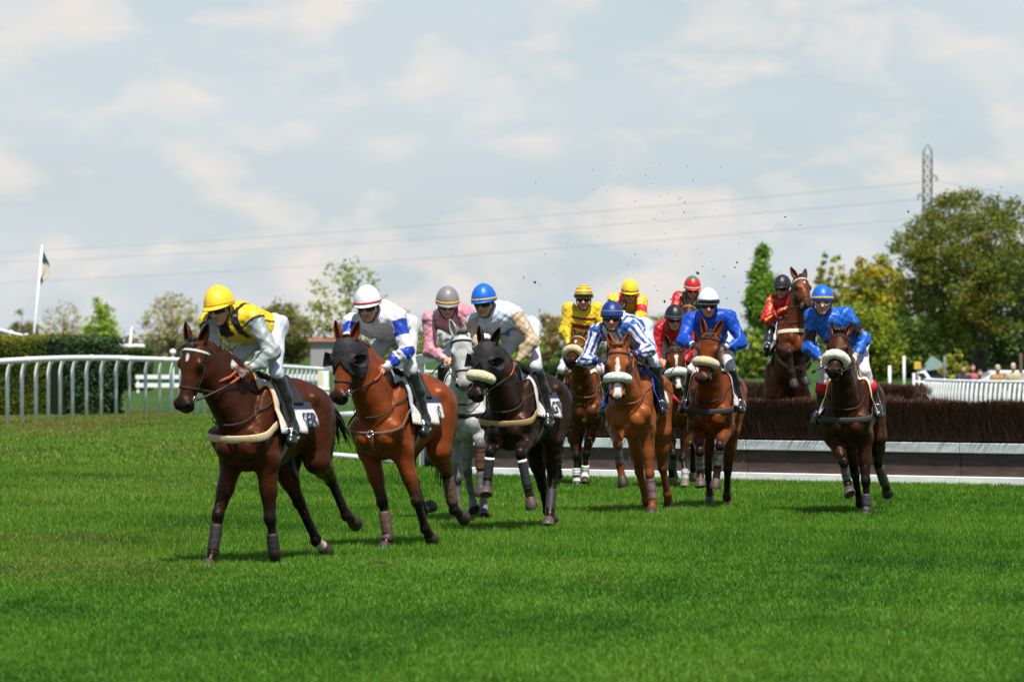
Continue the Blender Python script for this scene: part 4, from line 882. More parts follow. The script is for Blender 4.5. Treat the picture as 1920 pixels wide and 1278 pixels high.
    if not S.get('grey'):
        mud = (wob(vts, 150, seed + 20, 9) + 0.5 * wob(vts, 60, seed + 21)) > (0.62 + 0.4 * np.clip(vts[:, 2] + 0.75, 0, 1)); col[mud & (vts[:, 2] < -0.45)] = (0.085, 0.062, 0.038)
    for key in S.get('sock', []):
        E, K, Ft, H = bones[key]; Pm = K + (Ft - K) * 0.9
        mk = np.linalg.norm(vts - (Ft + H) / 2, axis=1) < 0.10
        col[mk] = (0.42, 0.36, 0.30)
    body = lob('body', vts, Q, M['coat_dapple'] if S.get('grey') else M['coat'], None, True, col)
    # --- hooves
    for key, Cn, H, cf in hoofs:
        ax_ = nrm(H - Cn); f_ = nrm(cf - ax_ * np.dot(cf, ax_)); s_ = np.cross(ax_, f_); L_ = 0.098
        mb = MB(); rings = []
        for t, r in ((-0.12, 0.047), (0.0, 0.054), (0.5, 0.063), (0.97, 0.071), (1.0, 0.067), (0.95, 0.055), (0.90, 0.002)):
            ring = []
            for k in range(14):
                w = 2 * math.pi * k / 14
                rr = r * (1.06 if math.cos(w) > 0 else 0.94)
                ring.append(Cn + ax_ * (L_ * t * (1 + 0.20 * math.cos(w))) + f_ * (math.cos(w) * rr + 0.012 * t) + s_ * math.sin(w) * r)
            rings.append(ring)
        mb.grid(np.array(rings), None, True)
        hc = np.array(S.get('hoofc', (0.06, 0.04, 0.032))) * 0.6
        nv = len(mb.v); cols = np.tile(hc, (nv, 1)); cols[14 * 4:14 * 5] = (0.30, 0.27, 0.24); cols[14 * 5:] = (0.05, 0.042, 0.036)
        lob('hoof', np.array(mb.v), mb.f, M['hoof'], None, True, cols)
    # --- eyes and ears
    for y in (-1, 1):
        mb = MB().ball(hl(0.186, y * 0.094, -0.006), (0.028, 0.022, 0.022), Hd.T); mbo('eye', mb, M['eye'])
        up = nrm(-a * 0.92 + n * S.get('earfwd', 0.10) + b * y * 0.26); fr = nrm(n + b * y * 0.5 - up * np.dot(n + b * y * 0.5, up)); sd_ = np.cross(up, fr)
        bs = hl(-0.005, y * 0.056, -0.01); G = []; cc = []
        for i in range(9):
            t = i / 8; w = 0.044 * (0.62 + 1.25 * t - 1.9 * t * t + 0.06) if t < 1 else 0.002
            w = max(w, 0.003); row = []
            for j in range(9):
                an = math.radians(-135 + 270 * j / 8)
                row.append(bs + up * (0.188 * t) - fr * (math.cos(an) * w * 0.75) + sd_ * math.sin(an) * w * 1.05 + fr * 0.012 * t * t)
                cc.append(base * (1 - t ** 3) * 0.9 + dark * t ** 3 if not S.get('grey') else base)
            G.append(row)
        mb = MB().grid(np.array(G)); ear = lob('ear', np.array(mb.v), mb.f, M['coat'], None, True, np.array(cc))
        so = ear.modifiers.new('thickness', 'SOLIDIFY'); so.thickness = 0.006
    # --- mane, forelock and tail
    rs = np.random.RandomState(seed); mb = MB(); mside = S.get('mane_side', 1)
    hc = np.array(S.get('hair', (0.012, 0.009, 0.008)))
    cr = bez(V(-0.02, 0, -0.035), (V(-0.04, 0, -0.115) + P) / 2 + V(-0.06, 0, 0.19), hl(-0.035, 0, 0.03), 40)
    for i in range(150):
        p = cr[rs.randint(2, 40)] + rs.normal(0, 0.012, 3); ln = rs.uniform(0.03, 0.09); w = 0.011
        o = V(-0.3 + rs.normal(0, 0.2), mside * (0.75 + rs.normal(0, 0.2)), 0.25); dn = V(-0.25, mside * 0.25, -1)
        q = [p - o * 0.03, p + o * 0.022, p + o * 0.040 + dn * ln * 0.6, p + o * 0.036 + dn * ln]
        mb.tube(q, [w, w, w * 0.8, 0.002], 4, col=hc * rs.uniform(0.6, 1.8))
    mbo('mane', mb, M['hair'])
    mb = MB()
    for i in range(26):
        p = hl(0.0, rs.normal(0, 0.022), 0.035); o = a * rs.uniform(0.03, 0.10) + n * 0.02 + b * rs.normal(0, 0.03)
        if S.get('grey') or S.get('tuft'): o = -a * rs.uniform(0.04, 0.10) + n * 0.03 + b * rs.normal(0, 0.05)
        mb.tube([p - a * 0.02, p + n * 0.012 + o * 0.4, p + o], [0.009, 0.008, 0.002], 4, col=(np.array((0.09, 0.08, 0.08)) if S.get('grey') else hc) * rs.uniform(0.7, 1.6))
    if not S.get('hood'): mbo('forelock', mb, M['hair'])
    mb = MB(); tb = V(-1.16, 0, -0.20); td = S.get('tail', (-0.30, -0.62, 0.0))
    for i in range(70):
        k = rs.normal(0, 1, 3); e = tb + V(td[0], td[2], td[1]) * rs.uniform(0.6, 1.05) + k * V(0.05, 0.06, 0.05)
        c = tb + V(td[0] * 0.85, td[2] * 0.5, td[1] * 0.18) + k * V(0.03, 0.035, 0.03)
        pts = bez(tb + k * 0.014, c, e, 6); mb.tube(pts, [0.014, 0.016, 0.016, 0.014, 0.010, 0.002], 4, col=hc * rs.uniform(0.6, 1.6))
    mbo('tail', mb, M['hair'])
    # --- bridle
    hs = SDF(); hs.p = [p for p in sd.p if np.linalg.norm((p[1] if p[0] == 'e' else (p[1] + p[2]) / 2) - hl(0.28, 0, -0.05)) < 0.48 and not p[7]]
    def ring(cx, cz, a0, a1, r, m_, nseg=28, width=0.011, off=0.004, tilt=0.0, lat=None):
        cc_ = hl(cx, 0, cz); e2 = nrm(n + a * tilt); an = np.radians(np.linspace(a0, a1, nseg))
        D = np.cos(an)[:, None] * e2 + np.sin(an)[:, None] * b; O = np.tile(cc_, (nseg, 1)); t = cast(hs, O, D, 0.24)
        pts = O + D * (t + off)[:, None]; return pts
    br = MB()
    hd = S.get('hood')
    if not hd: br.tube(ring(0.07, -0.06, -100, 100, 0, 0), 0.012, 6, up=a, flat=0.35, col=S.get('brow', (0.02, 0.013, 0.01)))
    br.tube(ring(0.02, -0.07, 60, 300, 0, 0, tilt=-0.25), 0.010, 6, up=a, flat=0.35, col=(0.02, 0.013, 0.01))
    br.tube(ring(0.385, -0.045, 0, 360, 0, 0, tilt=0.1), 0.010, 6, up=a, flat=0.35, col=(0.02, 0.013, 0.01))
    bits = []
    for y in (-1, 1):
        pts = []
        for t in np.linspace(0, 1, 12):
            x_ = 0.06 + t * 0.42; z_ = -0.055 - 0.005 * t; o_ = hl(x_, 0, z_); tt = cast(hs, o_[None], (b * y)[None], 0.2)[0]; pts.append(o_ + b * y * (tt + 0.005))
        br.tube(pts, 0.0085, 6, up=a, flat=0.4, col=(0.02, 0.013, 0.01)); bits.append(pts[-1] + b * y * 0.006)
    bridle = mbo('bridle', br, M['web'])
    for y, bp in zip((-1, 1), bits):
        mb = MB(); mb.tube([bp + a * 0.034 * math.cos(w) + n * 0.034 * math.sin(w) for w in np.linspace(0, 2 * math.pi, 17)], 0.0055, 6)
        mb.tube([bp, bp - b * y * 0.05 - n * 0.015], 0.006, 6); mbo('bit_ring', mb, M['steel'], bridle)
    S['bits'] = bits
    if S.get('fleece'):
        pts = ring(0.345, -0.045, -128, 128, 0, 0, 36, off=0.028)
        mb = MB(); mb.tube(pts, [0.054 * (1 - 0.30 * abs(i / 17.5 - 1) ** 3) for i in range(36)], 14)
        vv = np.array(mb.v); vv += (wob(vv, 90, seed)[:, None] * 0.006 + wob(vv, 200, seed + 1)[:, None] * 0.004) * rs.normal(0, 1, (len(vv), 3)).clip(-1.5, 1.5)
        lob('sheepskin_noseband', vv, mb.f, M['fleece'], bridle, True, np.tile(S['fleece'], (len(vv), 1)) * (1 + 0.12 * rs.normal(0, 1, (len(vv), 1))))
    if hd:
        fx = hx[Q].mean(1); fz = hz[Q].mean(1); fy = hyy[Q].mean(1)
        edge = 0.315 - 0.10 * np.clip(1 - np.abs(fy) / 0.07, 0, 1)
        eye_hole = (np.hypot((fx - 0.185), (fz + 0.006)) < 0.036) & (np.abs(fy) > 0.07)
        mk = (fx > -0.02) & (fx < edge) & (np.abs(fy) < 0.16) & (fz > -0.19 + 0.0 * fx) & (fz < 0.12) & ~eye_hole
        qq = Q[mk]; used = np.unique(qq); mp_ = -np.ones(len(vts), int); mp_[used] = np.arange(len(used))
        me_n = vert_normals(vts, Q)
        hv = vts[used] + me_n[used] * (0.008 + 0.004 * wob(vts[used], 40, 2))[:, None]
        ho = lob('hood', hv, mp_[qq], M['hood'], None, True)
        so = ho.modifiers.new('thickness', 'SOLIDIFY'); so.thickness = 0.006; so.offset = 1
        for y in (-1, 1):
            G = []
            for i in range(6):
                t = i / 5; row = []
                for j in range(11):
                    an = math.radians(60 + 240 * j / 10); r_ = 0.052 * (0.85 + 0.45 * t)
                    row.append(hl(0.185, y * (0.085 + 0.085 * t * (1 - 0.35 * math.cos(an))), -0.012) + n * (math.cos(an) * r_ * 0.9 + 0.012 * t) + a * (math.sin(an) * r_))
                G.append(row)
            mb = MB().grid(np.array(G)); bc = mbo('blinker_cup', mb, M['hood'], ho); so = bc.modifiers.new('thickness', 'SOLIDIFY'); so.thickness = 0.005
        mb = MB().box(hl(0.20, 0.0, 0.052), (0.012, 0.045, 0.006), Hd.T); mbo('maker_tab', mb, M['plastic'], ho)
    if S.get('cheek_fleece'):
        for y in (-1, 1):
            pts = [hl(0.12 + 0.17 * t, y * 0.098, -0.06) for t in np.linspace(0, 1, 8)]
            mb = MB(); mb.tube(pts, [0.02, 0.038, 0.042, 0.042, 0.042, 0.04, 0.036, 0.02], 10); vv = np.array(mb.v) + rs.normal(0, 0.003, (len(mb.v), 3))
            lob('cheek_fleece', vv, mb.f, M['hood'], bridle)
    # --- harness on the trunk
    ts_ = SDF(); ts_.p = [p for p in sd.p if not p[7] and (p[1] if p[0] == 'e' else (p[1] + p[2]) / 2)[2] > -0.75 and (p[1] if p[0] == 'e' else (p[1] + p[2]) / 2)[0] < 0.5]
    def bandpts(O, e1, e2, a0, a1, m_, off):
        an = np.radians(np.linspace(a0, a1, m_)); D = np.cos(an)[:, None] * e1 + np.sin(an)[:, None] * e2; Oq = np.tile(O, (m_, 1))
        t = cast(ts_, Oq, D, 0.75, 80); k_ = 1; tp_ = np.pad(t, k_, mode='edge'); t = np.max([tp_[i:i + m_] for i in range(2 * k_ + 1)], 0); tp_ = np.pad(t, k_, mode='edge'); t = np.mean([tp_[i:i + m_] for i in range(2 * k_ + 1)], 0); return Oq + D * (t + off)[:, None]
    if S.get('girth'):
        c_, wd = S['girth']; e1 = nrm(V(0.45, 0, -0.17))
        mb = MB(); mb.tube(bandpts(V(-0.10, 0, -0.33), e1, V(0, 1, 0), -122, 122, 56, 0.008), wd, 8, up=V(0.3, 0, 1), flat=0.18, col=c_)
        mbo('breast_girth', mb, M['web'])
    if S.get('plate'):
        c_ = S['plate']; mb = MB()
        for sg in (-1, 1):
            e1 = nrm(V(0.5, 0, -0.36)); mb.tube(bandpts(V(-0.12, 0, -0.17), e1, V(0, 1, 0), 0, sg * 88, 26, 0.008), 0.016, 6, up=V(0.3, 0, 1), flat=0.3, col=c_)
        pr = bandpts(V(-0.12, 0, -0.17), nrm(V(0.5, 0, -0.36)), V(0, 1, 0), -2, 2, 3, 0.018)[1]
        mb.tube([pr, bandpts(V(-0.12, 0, -0.28), nrm(V(0.45, 0, -0.45)), V(0, 1, 0), -2, 2, 3, 0.006)[1]], 0.014, 6, up=V(0, 1, 0), flat=0.4, col=c_)
        bp = mbo('breastplate', mb, M['web'])
        mb = MB(); mb.tube([pr + V(0.012, math.cos(w) * 0.03, math.sin(w) * 0.03) for w in np.linspace(0, 6.284, 17)], 0.007, 6); mbo('breastplate_ring', mb, M['steel'], bp)
    if S.get('martingale', True):
        mb = MB(); q0 = V(0.30, 0, -0.22); e1 = nrm(V(0.5, 0, -0.1))
        mb.tube(bandpts(V(0.05, 0, -0.16), nrm(V(0.5, 0, -0.30)), V(0, 1, 0), -100, 100, 40, 0.006), 0.0085, 6, up=V(0, 0, 1), flat=0.5, col=S.get('mcol', (0.03, 0.02, 0.016)))
        mbo('neck_strap', mb, M['web'])
    if S.get('seen_rear', True):
        mb = MB(); mb.tube(bandpts(V(-0.14, 0, -0.42), V(0, 0, 1), V(0, 1, 0), 60, 300, 44, 0.006), 0.045, 8, up=V(1, 0, 0), flat=0.15, col=S.get('surc', (0.22, 0.2, 0.16)))
        mbo('girth', mb, M['web'])
    def sheet(x0, x1, a0, a1, nx, na, off, flare=0.0, colf=None, taper=0.0):
        G = np.zeros((na, nx, 3)); an = np.radians(np.linspace(a0, a1, na)); xs = np.linspace(x0, x1, nx)
        O, D = [], []
        for i in range(na):
            for j in range(nx):
                O.append(V(xs[j], 0, -0.34)); D.append(V(0, math.sin(an[i]), math.cos(an[i])))
        O, D = np.array(O), np.array(D); t = cast(ts_, O, D, 0.75, 70); A = np.repeat(np.degrees(np.abs(an)), nx); Xq = np.tile(xs, na)
        fl = flare * np.clip((A - 72) / 40, 0, 1.5) * (0.6 + 0.5 * np.sin(Xq * 17 + seed))
        Pq = O + D * (t + off + fl)[:, None] + 0.004 * wob(O + D, 18, seed)[:, None] * D
        return Pq.reshape(na, nx, 3), A.reshape(na, nx), Xq.reshape(na, nx)
    pc, ac = S.get('pad', ((0.62, 0.60, 0.57), (0.62, 0.60, 0.57)))
    G, A, Xq = sheet(-0.50, 0.09, -110, 110, 17, 47, 0.014, 0.085)
    mb = MB().grid(G); cc = np.where(((Xq > 0.06) & (A < 92))[..., None], np.array(ac), np.array(pc)).reshape(-1, 3)
    pad = lob('saddle_pad', np.array(mb.v), mb.f, M['cloth'], None, True, cc); so = pad.modifiers.new('thickness', 'SOLIDIFY'); so.thickness = 0.006; so.offset = 1
    for sg in (-1, 1):
        G, A, Xq = sheet(-0.68, -0.32, sg * 58, sg * 104, 14, 14, 0.030, 0.04); G = G + 0.010 * wob(G.reshape(-1, 3), 14, seed).reshape(G.shape[:2])[..., None] * V(0, sg, 0)
        mb = MB().grid(G if sg > 0 else G[::-1]); nc = np.where((A < 75)[..., None], np.array(S.get('topc', (0.02, 0.028, 0.06))), np.array((0.62, 0.62, 0.64))); nc = (nc if sg > 0 else nc[::-1]).reshape(-1, 3); cl = lob('number_cloth', np.array(mb.v), mb.f, M['cloth'], None, True, nc)
        so = cl.modifiers.new('thickness', 'SOLIDIFY'); so.thickness = 0.004; so.offset = 0
        if S.get('text') and sg == 1:
            cu = bpy.data.curves.new('letters', 'FONT'); cu.body = S['text']; cu.size = 0.165; cu.resolution_u = 3; cu.offset = 0.004
            to = bpy.data.objects.new('letters', cu); COL.objects.link(to); bpy.context.view_layer.update()
            tm = to.evaluated_get(bpy.context.evaluated_depsgraph_get()).to_mesh()
            tv = np.array([v.co[:] for v in tm.vertices]); tf = [tuple(p.vertices) for p in tm.polygons]
            bpy.data.objects.remove(to); bpy.data.curves.remove(cu)
            tx, ty = tv[:, 0], tv[:, 1]; gx = S.get('tx0', -0.42) - tx; ga = np.radians(102.0 - ty / 0.30 * 57.3)
            O = np.stack([gx, 0 * gx, 0 * gx - 0.34], 1); D = np.stack([0 * gx, np.sin(ga), np.cos(ga)], 1); t = cast(ts_, O, D, 0.75, 70)
            fl = 0.05 * np.clip((np.degrees(ga) - 72) / 40, 0, 1.5) * (0.6 + 0.5 * np.sin(gx * 17 + seed))
            lob('lettering', O + D * (t + 0.043 + fl)[:, None], tf, M['letter'], cl, False)
    G, A, Xq = sheet(-0.50, -0.10, -62, 62, 10, 21, 0.030)
    lift = 0.05 * np.clip((np.abs(Xq + 0.30) - 0.12) / 0.1, 0, 1) * (A < 30); G[..., 2] += lift
    mb = MB().grid(G); sdl = mbo('saddle', mb, M['leather']); so = sdl.modifiers.new('thickness', 'SOLIDIFY'); so.thickness = 0.018; so.offset = 1
    # --- leg boots and bandages
    for key, bc in S.get('boots', {}).items():
        E, K, Ft, H = bones[key]; mb = MB(); e0, e1 = bc.get('span', (0.12, 0.9)); rr = bc.get('r', 0.05)
        pts = [K + (Ft - K) * t for t in np.linspace(e0, min(e1, 1.0), 11)]
        if e1 > 1: pts += [Ft + (H - Ft) * (e1 - 1) * t for t in (0.5, 1.0)]
        mb.tube(pts, [rr * (1.0 + 0.03 * math.sin(i * 2.2)) * (0.90 if i in (0, len(pts) - 1) else 1.0) for i in range(len(pts))], 14)
        st = bc.get('stripe'); cc = np.tile(bc['c'], (len(mb.v), 1)).astype(float)
        if st is not None:
            for i in range(len(pts)):
                if i % 4 == 2: cc[i * 14:(i + 1) * 14] = st
        bo = lob('leg_boot', np.array(mb.v), mb.f, M['boot_leg'], None, True, cc)
        if bc.get('band'):
            mb = MB(); q = K + (Ft - K) * (e0 + 0.03); mb.tube([q, q + nrm(Ft - K) * 0.028], rr * 1.05, 14); mbo('boot_band', mb, M['plastic'], bo)
    S['sdf'] = sd; S['wor'] = rig.wor; S['bones'] = bones; S['head'] = (P, a, b, n)
    for key in bones:
        bb = bones[key]; S.setdefault('log', []).append(key + ' ' + ' '.join('%.2f' % np.linalg.norm(bb[i + 1] - bb[i]) for i in range(3)) + '  hoof z %.2f' % rig.wor(bb[3])[2])
    return S

def nrm_rows(R): return R / np.linalg.norm(R, axis=1)[:, None]
def vert_normals(v, q):
    nn = np.cross(v[q[:, 2]] - v[q[:, 0]], v[q[:, 3]] - v[q[:, 1]]); o = np.zeros_like(v)
    for k in range(4):
        for ax_ in range(3): o[:, ax_] += np.bincount(q[:, k], nn[:, ax_], len(v))
    return o / np.maximum(np.linalg.norm(o, axis=1), 1e-9)[:, None]

# ---------------------------------------------------------------- people
SKIN = np.array((0.54, 0.29, 0.20))

def person_body(root, J, st, vox=0.008):
    """one continuous body under the clothes: trunk, head with a face, arms, five-fingered hands, legs"""
    q = st.get('scale', 1.08); c, n, u, l = J['c'], J['n'], J['u'], J['l']; Hd = np.stack([n, l, u])
    sd = SDF(); hl = lambda x, y, z: c + (n * x + l * y + u * z) * q * 1.06
    hd = lambda a_: np.array(a_) * q * 1.06
    hip, nk = J['hip'], J['neck']; sp = nrm(nk - hip); lat = nrm(perp(J['SL'] - J['SR'], sp)); fr = np.cross(lat, sp); B = np.stack([sp, lat, fr])
    mid = hip + (nk - hip) * 0.68
    sd.ell(mid, B, V(0.15, 0.125, 0.070) * q, 0.06); sd.cone(hip, mid, 0.075 * q, 0.080 * q, 0.06)
    sd.cone(nk - sp * 0.05, c - u * 0.06 * q - n * 0.025 * q, 0.058 * q, 0.052 * q, 0.04)
    sd.ell(hl(-0.008, 0, 0.03), Hd, hd((0.098, 0.077, 0.105)), 0.03); sd.ell(hl(0.028, 0, -0.045), Hd, hd((0.066, 0.060, 0.078)), 0.03)
    sd.ell(hl(0.068, 0, -0.100), Hd, hd((0.026, 0.028, 0.020)), 0.015); sd.cone(hl(0.0, -0.052, -0.06), hl(0.058, -0.018, -0.10), 0.016, 0.014, 0.02); sd.cone(hl(0.0, 0.052, -0.06), hl(0.058, 0.018, -0.10), 0.016, 0.014, 0.02)
    sd.cone(hl(0.088, 0, 0.012), hl(0.118, 0, -0.032), 0.013, 0.019, 0.012, (0.1, 0.6)); sd.ell(hl(0.100, 0.015, -0.036), Hd, hd((0.013, 0.011, 0.010)), 0.008, 0.6); sd.ell(hl(0.100, -0.015, -0.036), Hd, hd((0.013, 0.011, 0.010)), 0.008, 0.6)
    sd.ell(hl(0.083, 0, -0.060), Hd, hd((0.018, 0.027, 0.009)), 0.006, 1.0); sd.ell(hl(0.082, 0, -0.073), Hd, hd((0.018, 0.024, 0.010)), 0.006, 1.0)
    for y in (-1, 1):
        sd.ell(hl(0.058, y * 0.040, -0.020), Hd, hd((0.030, 0.024, 0.022)), 0.016, 0.35); sd.cone(hl(0.078, y * 0.012, 0.032), hl(0.068, y * 0.048, 0.032), 0.012, 0.010, 0.015)
        sd.ell(hl(-0.010, y * 0.079, -0.005), np.stack([n, l * 0.95 + n * y * 0.3, u]), hd((0.021, 0.009, 0.031)), 0.008, 0.35)
        sd.ell(hl(0.082, y * 0.031, 0.014), Hd, hd((0.014, 0.015, 0.009)), 0.012, 0.2, sub=True)
    sd.cone(hl(0.098, -0.022, -0.0665), hl(0.098, 0.022, -0.0665), 0.003, 0.003, 0.006, sub=True)
    for s_, sg in (('L', 1), ('R', -1)):
        S_, E, H = J['S' + s_], J['E' + s_], J['H' + s_]
        sd.cone(S_, E, 0.048 * q, 0.038 * q, 0.05); W = E + (H - E) * 0.86; sd.cone(E, W, 0.038 * q, 0.027 * q, 0.03)
        w = nrm(H - E); nn = J.get('palm' + s_); nn = perp(nn if nn is not None else lat * sg, w); ac = np.cross(w, nn)   # nn: out of the back of the hand
        Hc = W + w * 0.045 * q
        sd.ell(Hc, np.stack([w, nn, ac]), V(0.046, 0.019, 0.040) * q, 0.012, 0.1)
        cl = st.get('curl', 1.0)
        for k, (o, ln) in enumerate(((0.030, 0.92), (0.010, 1.0), (-0.010, 0.95), (-0.029, 0.78))):
            p0 = Hc + (w * 0.036 + ac * o) * q; p1 = p0 + (w * 0.034 - nn * 0.014 * cl) * ln * q
            p2 = p1 + (w * 0.006 - nn * 0.026) * ln * q if cl else p1 + w * 0.024 * ln * q; p3 = p2 + (-w * 0.02 - nn * 0.006) * ln * q if cl else p2 + w * 0.018 * ln * q
            r = 0.0095 * q
            sd.cone(p0, p1, r, r * 0.95, 0.006, (0.2, 0.3)); sd.cone(p1, p2, r * 0.95, r * 0.9, 0.004, (0.3, 0.3)); sd.cone(p2, p3, r * 0.9, r * 0.8, 0.004, (0.3, 0.4))
        t0 = Hc + (-w * 0.020 + ac * 0.034 - nn * 0.006) * q; t1 = t0 + (w * 0.028 + ac * 0.020 - nn * 0.012) * q; t2 = t1 + (w * 0.024 - ac * 0.006 - nn * 0.014) * q
        sd.cone(t0, t1, 0.0125 * q, 0.0105 * q, 0.01, (0.1, 0.2)); sd.cone(t1, t2, 0.0105 * q, 0.009 * q, 0.006, (0.2, 0.3))
        Kn, An, To = J['K' + s_], J['A' + s_], J['T' + s_]
        sd.cone(hip + lat * sg * 0.075 * q, Kn, 0.052 * q, 0.038 * q, 0.05); sd.cone(Kn, An, 0.037 * q, 0.030 * q, 0.03); sd.cone(An, To, 0.030 * q, 0.024 * q, 0.03)
    v, Q = sd.mesh(vox)
    tn = sd.tones(v, 0.006).clip(0, 1)
    sk = np.array(st.get('skin', SKIN)); col = sk * (1 - 0.6 * tn[:, None]) + np.array((0.42, 0.11, 0.08)) * 0.6 * tn[:, None]
    if st.get('glove') is not None:
        for s_ in 'LR':
            E, H = J['E' + s_], J['H' + s_]; w = nrm(H - E); mk = (np.linalg.norm(v - H, axis=1) < 0.19 * q) & ((v - H) @ w > -0.03) & (np.linalg.norm(np.cross(v - H, w), axis=1) < 0.1); col[mk] = st['glove']
    hx, hz = (v - c) @ n, (v - c) @ u
    stb = (np.linalg.norm(v - c, axis=1) < 0.17) & (hz < -0.05) & (hx > 0.0); col[stb] *= np.array((0.88, 0.86, 0.86))
    if st.get('hair') is not None:
        mk = (np.linalg.norm(v - c, axis=1) < 0.17) & ((hz > 0.055) | ((hx < -0.02) & (hz > -0.05))); col[mk] = st['hair']
    return mesh_obj('body', v, Q, M['skin'], root, True, col)

def garment_coords(v, J, q):
    hip, nk = J['hip'], J['neck']; sp = nrm(nk - hip); L_ = np.linalg.norm(nk - hip); lat = nrm(perp(J['SL'] - J['SR'], sp)); fr = np.cross(lat, sp)
    a = (v - hip) @ sp / L_; lt = (v - hip) @ lat; f = (v - hip) @ fr
    best = np.full(len(v), 9.0); T = np.zeros(len(v)); side = np.zeros(len(v)); ang = np.zeros(len(v))
    for s_, sg in (('L', 1), ('R', -1)):
        S_, E, H = J['S' + s_], J['E' + s_], J['H' + s_]
        for k, (p0, p1, r0, r1) in enumerate(((S_, E, 0.075, 0.07), (E, H, 0.07, 0.045))):
            ba = p1 - p0; tr = (v - p0) @ ba / (ba @ ba); t = tr.clip(0, 1); d = np.linalg.norm(v - p0 - t[:, None] * ba, axis=1) - (r0 + (r1 - r0) * t)
            m = d < best; best[m] = d[m]; T[m] = (k + (tr if k == 0 else t))[m]; side[m] = sg
            e1 = perp(fr, nrm(ba)); e2 = np.cross(nrm(ba), e1); rel = v - p0; ang[m] = np.arctan2(rel @ e2, rel @ e1)[m]
    # inside the trunk?
    ax_ = np.abs(lt); trunk = (f < 0.17 * q) & (f > -0.22 * q) & (a > -0.3) & (a < 1.12) & (ax_ < (0.155 + 0.03 * np.clip(a, 0, 1)) * q) & (best > -0.055)
    arm = ((best < 0.05) & ~trunk & (T > 0.06)) | ((best < 0.01) & (T > 0.45))
    return arm, T, side, ang, a, lt / q, f / q

